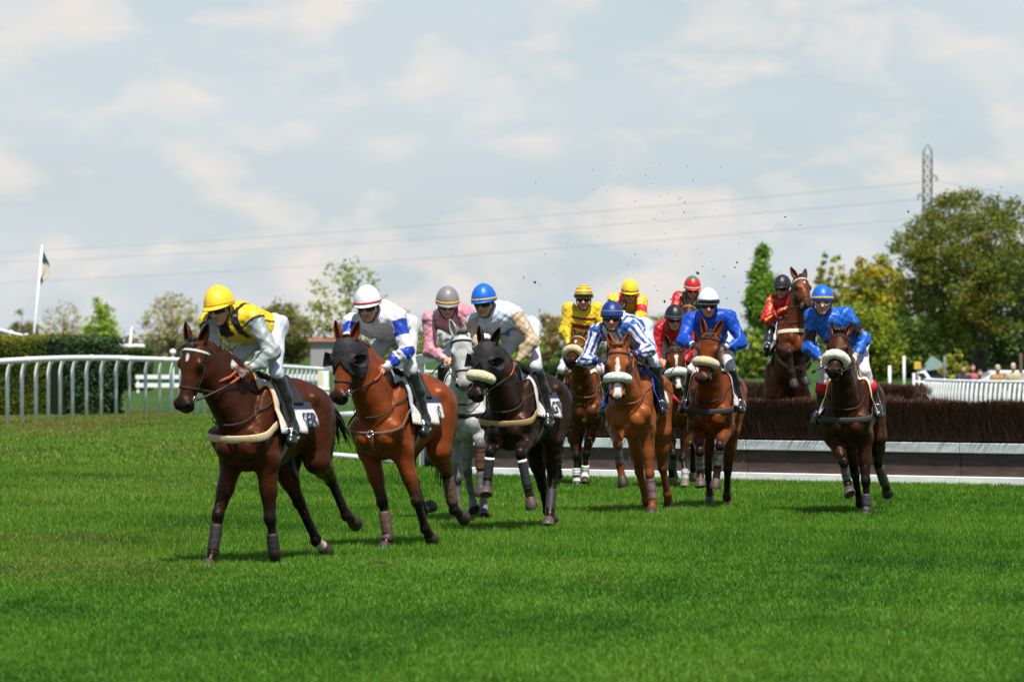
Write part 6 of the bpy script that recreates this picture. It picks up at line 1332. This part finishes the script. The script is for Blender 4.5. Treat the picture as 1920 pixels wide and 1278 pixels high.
# ---------------------------------------------------------------- the field
def leg(**k): return k
HORSES = dict(
 h1=dict(necktone=0.45, W=(474, 712), d=37.2, yaw=24, coat=DARKBAY, vox=0.0115, seed=1, label='dark bay leading racehorse with a cream breast girth under the yellow capped rider',
    poll=(364, 644, 0.60), muzzle=(340, 770, 0.16), hyaw=30, brow=(0.5, 0.52, 0.5), girth=((0.55, 0.43, 0.26), 0.036), white=[(0.10, 0.17, 0.008, 0.012, 0.0)], sock=['RH'],
    pad=((0.60, 0.59, 0.56), (0.60, 0.30, 0.03)), text='GER', tx0=-0.34, boots={'RF': dict(c=(0.020, 0.015, 0.016), span=(0.25, 0.98), r=0.054), 'LF': dict(c=(0.018, 0.014, 0.015), span=(0.45, 1.35), r=0.054)},
    legs=dict(RF=[(409, 966, .06), (399, 1034, .03), (391, 1063, 'g')], LF=[(507, 973, -.04), (514, 1036, -.06), (517, 1058, 'g')], LH=[(619, 897, -.28), (649, 966, -.24), (666, 977, -.12)], RH=[(560, 940, -.12), (593, 1014, -.2), (613, 1031, -.06)]), tail=(-0.45, -0.35, 0.05)),
 h2=dict(W=(727, 704), d=40.2, yaw=22, coat=BAY, vox=0.0115, seed=2, label='bright bay racehorse in a black blinker hood running second', hood=True,
    poll=(648, 638, 0.66), muzzle=(633, 762, 0.22), hyaw=22, plate=(0.16, 0.095, 0.06), pad=((0.60, 0.55, 0.52), (0.10, 0.28, 0.42)), text='S', tx0=-0.52, boots={'RF': dict(c=(0.085, 0.045, 0.035), span=(0.3, 1.35), r=0.054), 'LH': dict(c=(0.10, 0.05, 0.035), span=(0.0, 0.85), r=0.060)},
    legs=dict(RF=[(723, 961, .08), (729, 1014, .02), (731, 1034, 'g')], LF=[(786, 952, .08), (797, 991, -.2), (810, 1010, -.12)], LH=[(838, 889, -.30), (851, 955, -.08), (869, 968, -.12)], RH=[(776, 905, -.2), (793, 957, -.25), (807, 946, -.12)]), tail=(-0.2, -0.85, 0.0)),
 h3=dict(W=(876, 690), d=46.2, yaw=9, coat=GREY, grey=True, vox=0.0125, seed=3, label='dappled grey racehorse galloping under the rider in pink', hoofc=(0.10, 0.08, 0.07), hair=(0.25, 0.24, 0.24),
    poll=(866, 629, 0.68), muzzle=(870, 733, 0.26), hyaw=0, girth=((0.015, 0.014, 0.016), 0.026), pad=((0.35, 0.36, 0.38), (0.5, 0.5, 0.5)), boots={'LF': dict(c=(0.17, 0.065, 0.035), stripe=(0.03, 0.02, 0.02), span=(0.05, 0.85), r=0.052)},
    legs=dict(RF=[(859, 900, .10), (856, 953, -.02), (854, 979, 'g')], LF=[(900, 834, .33), (901, 888, -.1), (902, 928, -.04)], RH=[(876, 882, -.1), (887, 944, -.1), (891, 956, .05)], LH=[(905, 900, 0), (907, 950, 0), (908, 968, .1)])),
 h4=dict(W=(965, 700), d=44.0, yaw=19, coat=BLACK, vox=0.012, seed=4, label='nearly black racehorse with a blinker hood and cream sheepskin noseband', hood=True, fleece=(0.70, 0.58, 0.38),
    poll=(912, 645, 0.66), muzzle=(888, 756, 0.26), hyaw=26, girth=((0.36, 0.23, 0.10), 0.034), pad=((0.62, 0.58, 0.55), (0.5, 0.5, 0.5)), text='GER', tx0=-0.34, hoofc=(0.12, 0.08, 0.065),
    boots={'RF': dict(c=(0.018, 0.018, 0.022), span=(0.15, 1.6), r=0.050, band=True), 'LF': dict(c=(0.018, 0.018, 0.022), span=(0.15, 1.2), r=0.048, band=True), 'LH': dict(c=(0.018, 0.018, 0.022), span=(0.3, 1.0), r=0.052)},
    legs=dict(RF=[(919, 847, .30), (914, 903, -.03), (912, 927, .08)], LF=[(976, 851, .30), (991, 920, -.1), (1000, 957, -.08)], LH=[(1036, 900, .05), (1031, 957, .05), (1028, 985, .12)], RH=[(1018, 917, -.1), (1026, 957, -.15), (1035, 970, -.1)])),
 h5=dict(W=(1090, 690), d=58.2, yaw=-8, coat=MIDBAY, vox=0.014, seed=5, label='brown racehorse landing over the fence with white fetlock boots and cream sheepskin noseband', fleece=(0.62, 0.46, 0.27), brow=(0.45, 0.36, 0.06),
    poll=(1086, 633, 0.62), muzzle=(1067, 680, 0.52), hyaw=14, white=[(0.14, 0.20, 0.014, 0.014, 0.0)], pad=((0.66, 0.62, 0.58), (0.35, 0.25, 0.12)), mcol=(0.14, 0.07, 0.06),
    boots={'RF': dict(c=(0.66, 0.64, 0.60), stripe=(0.03, 0.03, 0.03), span=(0.62, 1.8), r=0.056), 'LF': dict(c=(0.66, 0.64, 0.60), stripe=(0.03, 0.03, 0.03), span=(0.62, 1.8), r=0.056)},
    legs=dict(RF=[(1081, 856, .08), (1081, 892, .0), (1081.5, 912, 'g')], LF=[(1099, 849, .04), (1097, 886, -.02), (1096, 905, .05)]), hind_default=((-0.15, -0.70), (-0.10, -0.34), (-0.05, -0.17))),
 h6=dict(W=(1186, 690), d=48.5, yaw=12, coat=CHESTNUT, vox=0.012, seed=6, label='chestnut racehorse with a long white blaze and white sheepskin noseband', fleece=(0.72, 0.74, 0.70), cheek_fleece=True, hair=(0.16, 0.055, 0.02), tuft=True,
    poll=(1159, 652, 0.68), muzzle=(1157, 755, 0.26), hyaw=4, white=[(0.12, 0.47, 0.020, 0.022, 0.0), (0.42, 0.585, 0.034, 0.036, 0.004)], pad=((0.02, 0.07, 0.34), (0.02, 0.07, 0.34)), mcol=(0.20, 0.06, 0.05),
    boots={'RF': dict(c=(0.16, 0.09, 0.09), stripe=(0.03, 0.03, 0.09), span=(0.0, 0.9), r=0.050), 'LF': dict(c=(0.17, 0.09, 0.085), stripe=(0.03, 0.03, 0.09), span=(0.12, 0.95), r=0.050)},
    legs=dict(RF=[(1158, 832, .32), (1162, 873, -.1), (1170, 913, -.02)], LF=[(1218, 888, 0), (1224, 940, 0), (1227, 963, 'g')], RH=[(1199, 893, -.05), (1211, 937, -.12), (1213, 951, 0)], LH=[(1242, 876, -.1), (1251, 926, -.1), (1254, 946, 0)])),
 h7=dict(W=(1180, 636), d=63.0, yaw=4, pitch=4, air=True, coat=BLACK, vox=0.015, seed=7, label='dark brown racehorse in mid jump mostly hidden behind the chestnut', martingale=False,
    poll=(1161, 577, 0.62), muzzle=(1178, 628, 0.42), hyaw=-6, white=[(0.13, 0.19, 0.012, 0.012, 0.03)], legs={}, hind_default=((-0.45, -0.52), (-0.30, -0.10), (-0.12, -0.08))),
 h8=dict(W=(1269, 690), d=57.0, yaw=6, coat=MIDBAY, vox=0.014, seed=8, label='bay racehorse with a star and snip between the chestnut and the royal blue rider', fleece=(0.66, 0.68, 0.64),
    poll=(1265, 651, 0.68), muzzle=(1273, 736, 0.28), hyaw=-5, white=[(0.12, 0.21, 0.020, 0.016, 0.0), (0.20, 0.36, 0.008, 0.006, 0.0), (0.40, 0.57, 0.018, 0.026, 0.0)], pad=((0.6, 0.6, 0.6), (0.35, 0.02, 0.03)), hoofc=(0.22, 0.17, 0.12),
    boots={'RF': dict(c=(0.05, 0.055, 0.065), span=(0.0, 0.9), r=0.055), 'LF': dict(c=(0.35, 0.33, 0.30), stripe=(0.02, 0.02, 0.02), span=(0.72, 1.5), r=0.052)},
    legs=dict(RF=[(1262, 852, .2), (1259, 880, -.2), (1260, 902, -.1)], LF=[(1281, 858, .1), (1285, 890, .05), (1288, 917, 'g')])),
 h9=dict(W=(1334, 690), d=50.0, yaw=10, coat=(((0.135, 0.031, 0.008)), (0.020, 0.011, 0.009)), vox=0.0125, seed=9, label='bay racehorse with a cream sheepskin noseband under the royal blue rider', fleece=(0.66, 0.52, 0.30),
    poll=(1331, 626, 0.68), muzzle=(1315, 720, 0.24), hyaw=14, girth=((0.045, 0.045, 0.05), 0.040), pad=((0.66, 0.60, 0.58), (0.12, 0.09, 0.07)), hoofc=(0.12, 0.085, 0.065),
    boots={'RF': dict(c=(0.27, 0.235, 0.20), stripe=(0.05, 0.06, 0.12), span=(0.1, 0.85), r=0.052), 'LF': dict(c=(0.27, 0.235, 0.20), stripe=(0.05, 0.06, 0.12), span=(0.1, 0.85), r=0.052)},
    legs=dict(RF=[(1312, 846, .22), (1313, 884, -.08), (1314, 911, .06)], LF=[(1350, 836, .25), (1345, 878, -.1), (1341, 915, .04)], RH=[(1327, 878, 0), (1330, 925, 0), (1330, 946, .06)], LH=[(1364, 888, 0), (1363, 928, 0), (1365, 948, 'g')])),
 h10=dict(W=(1298, 634), d=64.6, yaw=3, pitch=4, air=True, coat=DARKBAY, vox=0.015, seed=10, label='dark racehorse in mid jump hidden behind the royal blue rider with a beaded browband', brow=(0.35, 0.25, 0.12), martingale=False,
    poll=(1291, 573, 0.62), muzzle=(1292, 626, 0.44), hyaw=2, legs={}, hind_default=((-0.45, -0.52), (-0.30, -0.10), (-0.12, -0.08))),
 h11=dict(W=(1484, 598), d=61.6, yaw=-6, pitch=38, air=True, coat=(((0.085, 0.022, 0.007)), (0.02, 0.013, 0.011)), vox=0.014, seed=11, label='bay racehorse leaping steeply over the brush fence with folded forelegs', brow=(0.55, 0.55, 0.54), girth=((0.55, 0.46, 0.33), 0.03),
    poll=(1501, 521, 0.66), muzzle=(1520, 582, 0.5), hyaw=-26, hoofc=(0.05, 0.045, 0.045), necklen=0.80, white=[(0.12, 0.15, 0.006, 0.006, 0.0)],
    legs=dict(RF=[(1480, 660, .30), (1485, 697, -.18), (1489, 722, -.12)], LF=[(1508, 655, .30), (1504, 692, -.20), (1512, 719, -.14)]), hind_default=((-0.42, -0.55), (-0.30, -0.22), (-0.14, -0.12))),
 h12=dict(necktone=0.4, W=(1592, 702), d=48.2, yaw=11, coat=(((0.031, 0.0080, 0.0034)), (0.0055, 0.004, 0.004)), vox=0.012, seed=12, label='dark bay racehorse at the right with a white sheepskin noseband and open mouth', fleece=(0.76, 0.74, 0.62), mouth=0.02, tuft=True,
    poll=(1575, 628, 0.66), muzzle=(1561, 702, 0.46), hyaw=14, girth=((0.05, 0.048, 0.05), 0.036), pad=((0.70, 0.70, 0.70), (0.55, 0.30, 0.03)), hoofc=(0.10, 0.075, 0.065),
    boots={'RF': dict(c=(0.13, 0.12, 0.12), stripe=(0.05, 0.05, 0.06), span=(0.1, 0.8), r=0.050), 'LF': dict(c=(0.05, 0.05, 0.055), span=(0.5, 1.5), r=0.050), 'LH': dict(c=(0.075, 0.065, 0.062), span=(0.1, 1.0), r=0.058)},
    legs=dict(RF=[(1582, 867, .18), (1589, 905, -.04), (1595, 925, .03)], LF=[(1624, 914, .04), (1625, 949, -.03), (1626, 969, 'g')], RH=[(1603, 888, -.05), (1612, 942, -.12), (1615, 958, 0)], LH=[(1646, 868, -.28), (1659, 907, -.2), (1664, 921, -.12)])),
)
RIDERS = dict(
 h1=dict(label='rider in a yellow cap and yellow body warmer with grey sleeves leading the field', silks='yellow_grey', cap=dict(c=(0.74, 0.50, 0.02), peak=0.060, band=(0.62, 0.34, 0.03), bw=0.007), look=(26, -17), roll=6,
    hip=(-0.29, 0, 0.42), knee=(0.04, 0.25, 0.07), head_x=0.27, head=(412, 577), SL=(474, 597), SR=(392, 606), EL=(511, 659, 0.10), ER=(405, 664, 0.12), HL=(461, 697, 0.30), HR=(447, 694, 0.36), glove=(0.06, 0.025, 0.018), vox=0.0065, svox=0.0085, breeches=(0.44, 0.47, 0.55), toe=(0.10, 0.03, -0.13)),
 h2=dict(label='rider in a white cap with red band and white silks with blue bands', silks='white_blue', cap=dict(c=(0.64, 0.64, 0.70), peak=0.035, band=(0.40, 0.02, 0.03), bw=0.010), look=(14, -18), roll=4,
    hip=(-0.29, 0, 0.42), knee=(0.04, 0.25, 0.07), head_x=0.27, head=(690, 573), SL=(745, 594), SR=(659, 606), EL=(763, 659, 0.12), ER=(650, 652, 0.12), HL=(714, 696, 0.30), HR=(701, 694, 0.36), vox=0.0065, svox=0.0085, breeches=(0.46, 0.46, 0.48), toe=(0.10, 0.03, -0.13)),
 h3=dict(label='rider in pink silks and a grey cap on the grey horse holding a whip low', silks='pink', cap=dict(c=(0.20, 0.185, 0.20), peak=0.045, band=(0.55, 0.36, 0.05), bw=0.013), look=(-3, -22),
    hip=(-0.29, 0, 0.42), knee=(0.04, 0.25, 0.07), head_x=0.27, head=(839, 570), SL=(873, 589), SR=(807, 598), ER=(805, 657, 0.12), HR=(839, 674, 0.32), EL=(885, 650, 0.12), HL=(862, 678, 0.36), breeches=(0.55, 0.60, 0.72)),
 h4=dict(label='rider in a bright blue cap and pale blue silks with beige sleeves', silks='white_beige', cap=dict(c=(0.006, 0.11, 0.50), peak=0.030, band=(0.52, 0.32, 0.12), bw=0.012), look=(20, -15), roll=4,
    hip=(-0.29, 0, 0.42), knee=(0.04, 0.25, 0.07), head_x=0.27, head=(908, 567), SL=(972, 590), SR=(890, 604), EL=(1000, 639, 0.10), HL=(966, 683, 0.30), ER=(898, 645, 0.14), HR=(955, 686, 0.34), glove=(0.015, 0.015, 0.018), vox=0.007, svox=0.009, breeches=(0.48, 0.49, 0.56), toe=(0.10, 0.03, -0.12)),
 h5=dict(label='upright rider in yellow silks with maroon hoops and a striped cap', silks='yellow_maroon', cap=dict(c=(0.70, 0.48, 0.02), c2=(0.14, 0.01, 0.015), pattern='hoops', peak=0.0, goggle_up=True), look=(4, -8), skin=(0.55, 0.24, 0.17),
    head=(1095, 555), SL=(1121, 578), SR=(1067, 579), ER=(1059, 620, 0.05), HR=(1068, 650, 0.30), EL=(1132, 614, 0.05), HL=(1112, 648, 0.30), hip=(-0.36, 0, 0.28), head_x=0.12, svox=0.0105),
 h6=dict(label='rider in a navy helmet and blue and white striped silks', silks='blue_stripes', cap=dict(c=(0.010, 0.03, 0.16), peak=0.0, band=(0.16, 0.17, 0.22), bw=0.008, bh=0.80, goggle_up=False), look=(3, -8),
    hip=(-0.29, 0, 0.42), knee=(0.04, 0.25, 0.07), head_x=0.27, head=(1147, 596), SL=(1182, 614), SR=(1119, 622), ER=(1098, 677, 0.10), HR=(1126, 675, 0.34), EL=(1219, 656, 0.08), HL=(1188, 663, 0.34), glove=(0.012, 0.02, 0.06), breeches=(0.40, 0.48, 0.62), skin=(0.48, 0.26, 0.18)),
 h7=dict(label='rider in a plain yellow cap and yellow and red silks crouched behind the navy helmet', silks='yellow_red', cap=dict(c=(0.74, 0.52, 0.015), peak=0.030, band=(0.02, 0.02, 0.02), bw=0.007), look=(-4, -22),
    hip=(-0.29, 0, 0.42), knee=(0.04, 0.25, 0.07), head_x=0.27, head=(1181, 548), SL=(1202, 565), SR=(1149, 561), EL=(1204, 592, 0.10), HL=(1186, 597, 0.34), ER=(1140, 585, 0.1), HR=(1165, 605, 0.34), svox=0.0105),
 h8=dict(label='rider in red silks with a black sash and black cap', silks='red_black', cap=dict(c=(0.012, 0.013, 0.018), peak=0.030, band=(0.10, 0.10, 0.09), bw=0.008), look=(-8, -14),
    hip=(-0.29, 0, 0.42), knee=(0.04, 0.25, 0.07), head_x=0.27, head=(1264, 598), SL=(1288, 610), SR=(1237, 617), ER=(1227, 667, 0.12), HR=(1243, 678, 0.34), EL=(1296, 660, 0.12), HL=(1276, 684, 0.34), svox=0.010),
 h9=dict(label='rider in plain royal blue silks and a white helmet with a dark brow band', silks='royal_blue', cap=dict(c=(0.68, 0.69, 0.74), peak=0.0, goggle_up=True), look=(0, -12),
    head=(1328, 571), SL=(1374, 593), SR=(1294, 598), ER=(1281, 638, 0.08), HR=(1302, 646, 0.32), EL=(1392, 644, 0.08), HL=(1357, 652, 0.32), glove=(0.02, 0.018, 0.012), KL=(1369, 686), KR=(1299, 692)),
 h10=dict(label='rider in red and green silks and a red cap with a green star', silks='red_green', cap=dict(c=(0.48, 0.012, 0.018), c2=(0.01, 0.17, 0.08), pattern='star', peak=0.025, band=(0.62, 0.55, 0.42), bw=0.011), look=(-6, -22),
    head=(1298, 541), SL=(1327, 554), SR=(1272, 557), EL=(1338, 580, 0.10), ER=(1262, 585, 0.10), svox=0.0105),
 h11=dict(label='rider in red silks with yellow seams and a black cap on the leaping horse', silks='red_yellow', cap=dict(c=(0.016, 0.017, 0.020), peak=0.035), look=(28, -10),
    head=(1467, 540), SL=(1489, 560), SR=(1447, 564), ER=(1436, 599, 0.05), HR=(1472, 578, 0.30), EL=(1500, 585, 0.1), HL=(1492, 590, 0.32), hip=(-0.34, 0.0, 0.20), KR=(1443, 618), AR=(1438, 655), knee=(0.0, 0.27, -0.05), breeches=(0.02, 0.02, 0.022), svox=0.010, head_x=0.30, ankle=(-0.22, 0.315, -0.36)),
 h12=dict(label='rider in bright blue silks with black armbands standing tall at the right', silks='bright_blue', cap=dict(c=(0.007, 0.11, 0.48), peak=0.0, band=(0.55, 0.32, 0.07), bw=0.013, bh=0.93), look=(4, -6), lens='lens_red', rim=True,
    head=(1542, 566), SL=(1587, 590), SR=(1521, 592), ER=(1516, 672, 0.06), HR=(1546, 678, 0.30), EL=(1623, 638, 0.06), HL=(1600, 672, 0.28), glove=(0.62, 0.62, 0.62), KL=(1622, 696), KR=(1545, 690), AL=(1645, 762), AR=(1536, 780), ankle=(-0.16, 0.32, -0.52), boot_top=0.46, cuff=(0.50, 0.012, 0.022), breeches=(0.56, 0.55, 0.60), hip=(-0.38, 0, 0.30), head_x=0.10),
)
ONLY = None
for k in ('h1', 'h2', 'h3', 'h4', 'h5', 'h6', 'h7', 'h8', 'h9', 'h10', 'h11', 'h12'):
    if ONLY and k not in ONLY.split(','): continue
    horse(HORSES[k]); jockey(RIDERS[k], HORSES[k])

def wpt(k, u, v, dd=0.0): return at(u, v, HORSES[k]['d'] - 0.3 + dd)
if not ONLY:
    whip(RIDERS['h3']['J']['HR'] + V(0.02, 0, 0.03), wpt('h3', 800, 709, 0.2), 'thin black whip held low by the rider in pink')
    whip(RIDERS['h4']['J']['HR'] + V(-0.05, -0.05, 0.10), RIDERS['h4']['J']['HR'] + V(0.35, 0.35, -0.30), 'black whip with a pale cap held by the rider in beige sleeves')
    whip(RIDERS['h5']['J']['HR'] + V(0.06, -0.03, -0.02), wpt('h5', 1033, 669, -0.3), 'black whip pointing left from the brown landing horse')
    whip(RIDERS['h9']['J']['HR'] + V(0.0, -0.03, 0.02), wpt('h9', 1238, 722, -0.4), 'long black whip slanting down left of the royal blue rider', flap=(0.3, 0.02, 0.03))
    whip(RIDERS['h6']['J']['HL'] + V(-0.03, -0.03, 0.04), wpt('h6', 1262, 742, -0.2), 'long black whip slanting down right with a red flap by the chestnut', flap=(0.42, 0.012, 0.04))
    whip(RIDERS['h12']['J']['HR'] + V(0.08, -0.05, -0.02), wpt('h12', 1528, 695, -0.4), 'short black whip held by the bright blue rider')

# ---------------------------------------------------------------- spectators
def spectator(u, d, vhead, label, col, hair, seed):
    s = FPX / d; x = (u - U0) / FPX * d; zb = CAMH + (V0 - vhead) / s - 1.62; b = V(x, d, zb); rs = np.random.RandomState(seed); yaw = rs.uniform(-0.5, 0.5)
    f = V(math.sin(yaw), -math.cos(yaw), 0); l = V(math.cos(yaw), math.sin(yaw), 0); z = V(0, 0, 1); P = lambda a_, c_, h_: b + f * a_ + l * c_ + z * h_
    J = dict(hip=P(0, 0, 0.95), neck=P(0, 0, 1.44), c=P(0.02, 0, 1.62), n=f, u=z, l=l)
    for s_, sg in (('L', 1), ('R', -1)):
        J.update({'S' + s_: P(0, sg * 0.19, 1.38), 'E' + s_: P(0.02, sg * 0.25, 1.10), 'H' + s_: P(0.20, sg * 0.16, 0.98), 'K' + s_: P(0.02, sg * 0.10, 0.50), 'A' + s_: P(0, sg * 0.11, 0.09), 'T' + s_: P(0.15, sg * 0.13, 0.04)})
    root = empty('person', b, label, 'person', 'spectators at the rail'); st = dict(scale=1.0, curl=1.0, hair=hair); person_body(root, J, st, 0.022)
    q = 1.0; sp, lat, fr = z, l, f; sd = SDF(); sd.cone(P(0, 0.07, 1.0), P(0, 0.08, 1.30), 0.12, 0.125, 0.06); sd.cone(P(0, -0.07, 1.0), P(0, -0.08, 1.30), 0.12, 0.125, 0.06); sd.cone(P(0, 0, 1.4), P(0, 0, 1.46), 0.09, 0.06, 0.05)
    for s_ in 'LR': sd.cone(J['S' + s_], J['E' + s_], 0.075, 0.06, 0.05); sd.cone(J['E' + s_], J['E' + s_] + (J['H' + s_] - J['E' + s_]) * 0.8, 0.058, 0.045, 0.03)
    v, Q = sd.mesh(0.022, lambda p: 0.006 * wob(p, 16, seed)); mesh_obj('jacket', v, Q, M['cloth_wear'], root, True, np.tile(col, (len(v), 1)))
    sd = SDF(); sd.ball(P(0, 0, 0.95), 0.15)
    for s_, sg in (('L', 1), ('R', -1)): sd.cone(P(0, sg * 0.08, 0.92), J['K' + s_], 0.095, 0.07, 0.05); sd.cone(J['K' + s_], J['A' + s_], 0.07, 0.06, 0.03)
    v, Q = sd.mesh(0.022); mesh_obj('trousers', v, Q, M['cloth_wear'], root, True, np.tile((0.03, 0.035, 0.05), (len(v), 1)))
if not ONLY:
    spectator(1806, 138, 692, 'spectator in dark clothes leftmost of those behind the picket rail', (0.02, 0.02, 0.03), (0.03, 0.02, 0.015), 1)
    spectator(1824, 146, 690, 'spectator in a pink top beside the leftmost spectator', (0.36, 0.10, 0.12), (0.10, 0.05, 0.03), 2)
    spectator(1837, 132, 700, 'short spectator in a violet grey top in the left group', (0.10, 0.06, 0.11), (0.06, 0.04, 0.03), 3)
    spectator(1870, 136, 691, 'grey haired spectator in a tan jacket behind the picket rail', (0.30, 0.18, 0.07), (0.36, 0.36, 0.36), 4)
    spectator(1900, 133, 688, 'grey haired spectator in a beige jacket rightmost by the silver car', (0.42, 0.35, 0.22), (0.40, 0.40, 0.38), 5)

# ---------------------------------------------------------------- flying turf
def clods():
    rs = np.random.RandomState(77)
    def lump(seed, green):
        r = np.random.RandomState(seed); mb = MB().ball(V(0, 0, 0), 1.0, None, 8, 6); v = np.array(mb.v); v *= (1 + 0.30 * wob(v, 2.4, seed) + 0.15 * r.normal(size=len(v)))[:, None] * np.array([1.0, 0.7, r.uniform(0.35, 0.8)]); return v, mb.f
    big = [(1308, 512, 6), (1246, 565, 4.2), (1214, 607, 4.5), (1396, 657, 4.2), (1411, 653, 3.6), (1472, 407, 3), (1703, 397, 3.5), (1382, 492, 3), (1003, 529, 4.5), (1378, 501, 3), (1207, 566, 2.5), (1357, 518, 2.2), (1403, 596, 2.4), (1363, 559, 2.2), (1410, 654, 2.6), (1232, 545, 2.2), (1258, 561, 2.4), (1409, 652, 3), (1675, 436, 1.8), (982, 520, 2.2), (1012, 533, 1.8), (1284, 379, 2), (1283, 398, 2), (1227, 411, 2), (1191, 477, 2), (1490, 331, 1.8), (1053, 607, 2.2), (656, 486, 2.4)]
    pts = [(u, v, r) for u, v, r in big] + [(np.clip(rs.normal(1230, 105), 895, 1500), rs.uniform(300, 740), rs.uniform(0.7, 2.0)) for _ in range(135)]
    protos = []
    for i in range(5):
        v, f = lump(100 + i, False); me = mesh_obj('turf_clod', v, f, M['earth'], None, True); protos.append(me)
    for i, (u, v, r) in enumerate(pts):
        d = rs.uniform(47, 60); o = protos[i] if i < 5 else protos[i % 5].copy()
        if i >= 5: COL.objects.link(o)
        o.location = tuple(at(u, v, d)); k = r / (FPX / d) * 0.68; o.scale = (k, k, k); o.rotation_euler = tuple(rs.uniform(0, 6.28, 3)); tag(o, 'dark clod of turf thrown up into the sky above the riders', 'clod', 'flying clods of turf')
    for i in range(9):
        u = rs.choice([rs.normal(1200, 190), rs.normal(700, 200), rs.uniform(150, 1900)]); d = rs.uniform(33, 57); o = protos[i % 5].copy(); COL.objects.link(o); q = at(u, V0, d); q[2] = 0.035
        o.location = tuple(q); k = rs.uniform(0.014, 0.026); o.scale = (k * 1.5, k * 1.3, k * 0.8); o.rotation_euler = (0, 0, rs.uniform(0, 6.28)); tag(o, 'brown divot of torn turf lying on the track', 'divot', 'torn divots on the turf')
    v = np.array([(-1, 0, 0), (-0.2, 0.12, 0.10), (-0.2, -0.12, 0.10), (0.5, 0.08, 0.16), (0.5, -0.08, 0.16), (1, 0, 0)]); f = [(0, 2, 1), (1, 2, 4, 3), (3, 4, 5)]
    gp = mesh_obj('grass_scrap', v, f, M['blade'], None, False, np.tile((0.16, 0.26, 0.03), (6, 1)))
    for i in range(130):
        o = gp if i == 0 else gp.copy()
        if i: COL.objects.link(o)
        u = rs.choice([rs.normal(1095, 32), rs.normal(1262, 32), rs.normal(1190, 80)]); v_ = rs.uniform(700, 900); d = rs.uniform(50.5, 56.5); o.location = tuple(at(u, v_, d)); k = rs.uniform(0.012, 0.038); o.scale = (k, k, k); o.rotation_euler = tuple(rs.uniform(0, 6.28, 3)); tag(o, 'scrap of torn green grass flying among the horses by the fence', 'grass scrap', 'flying scraps of grass')
if not ONLY: clods()
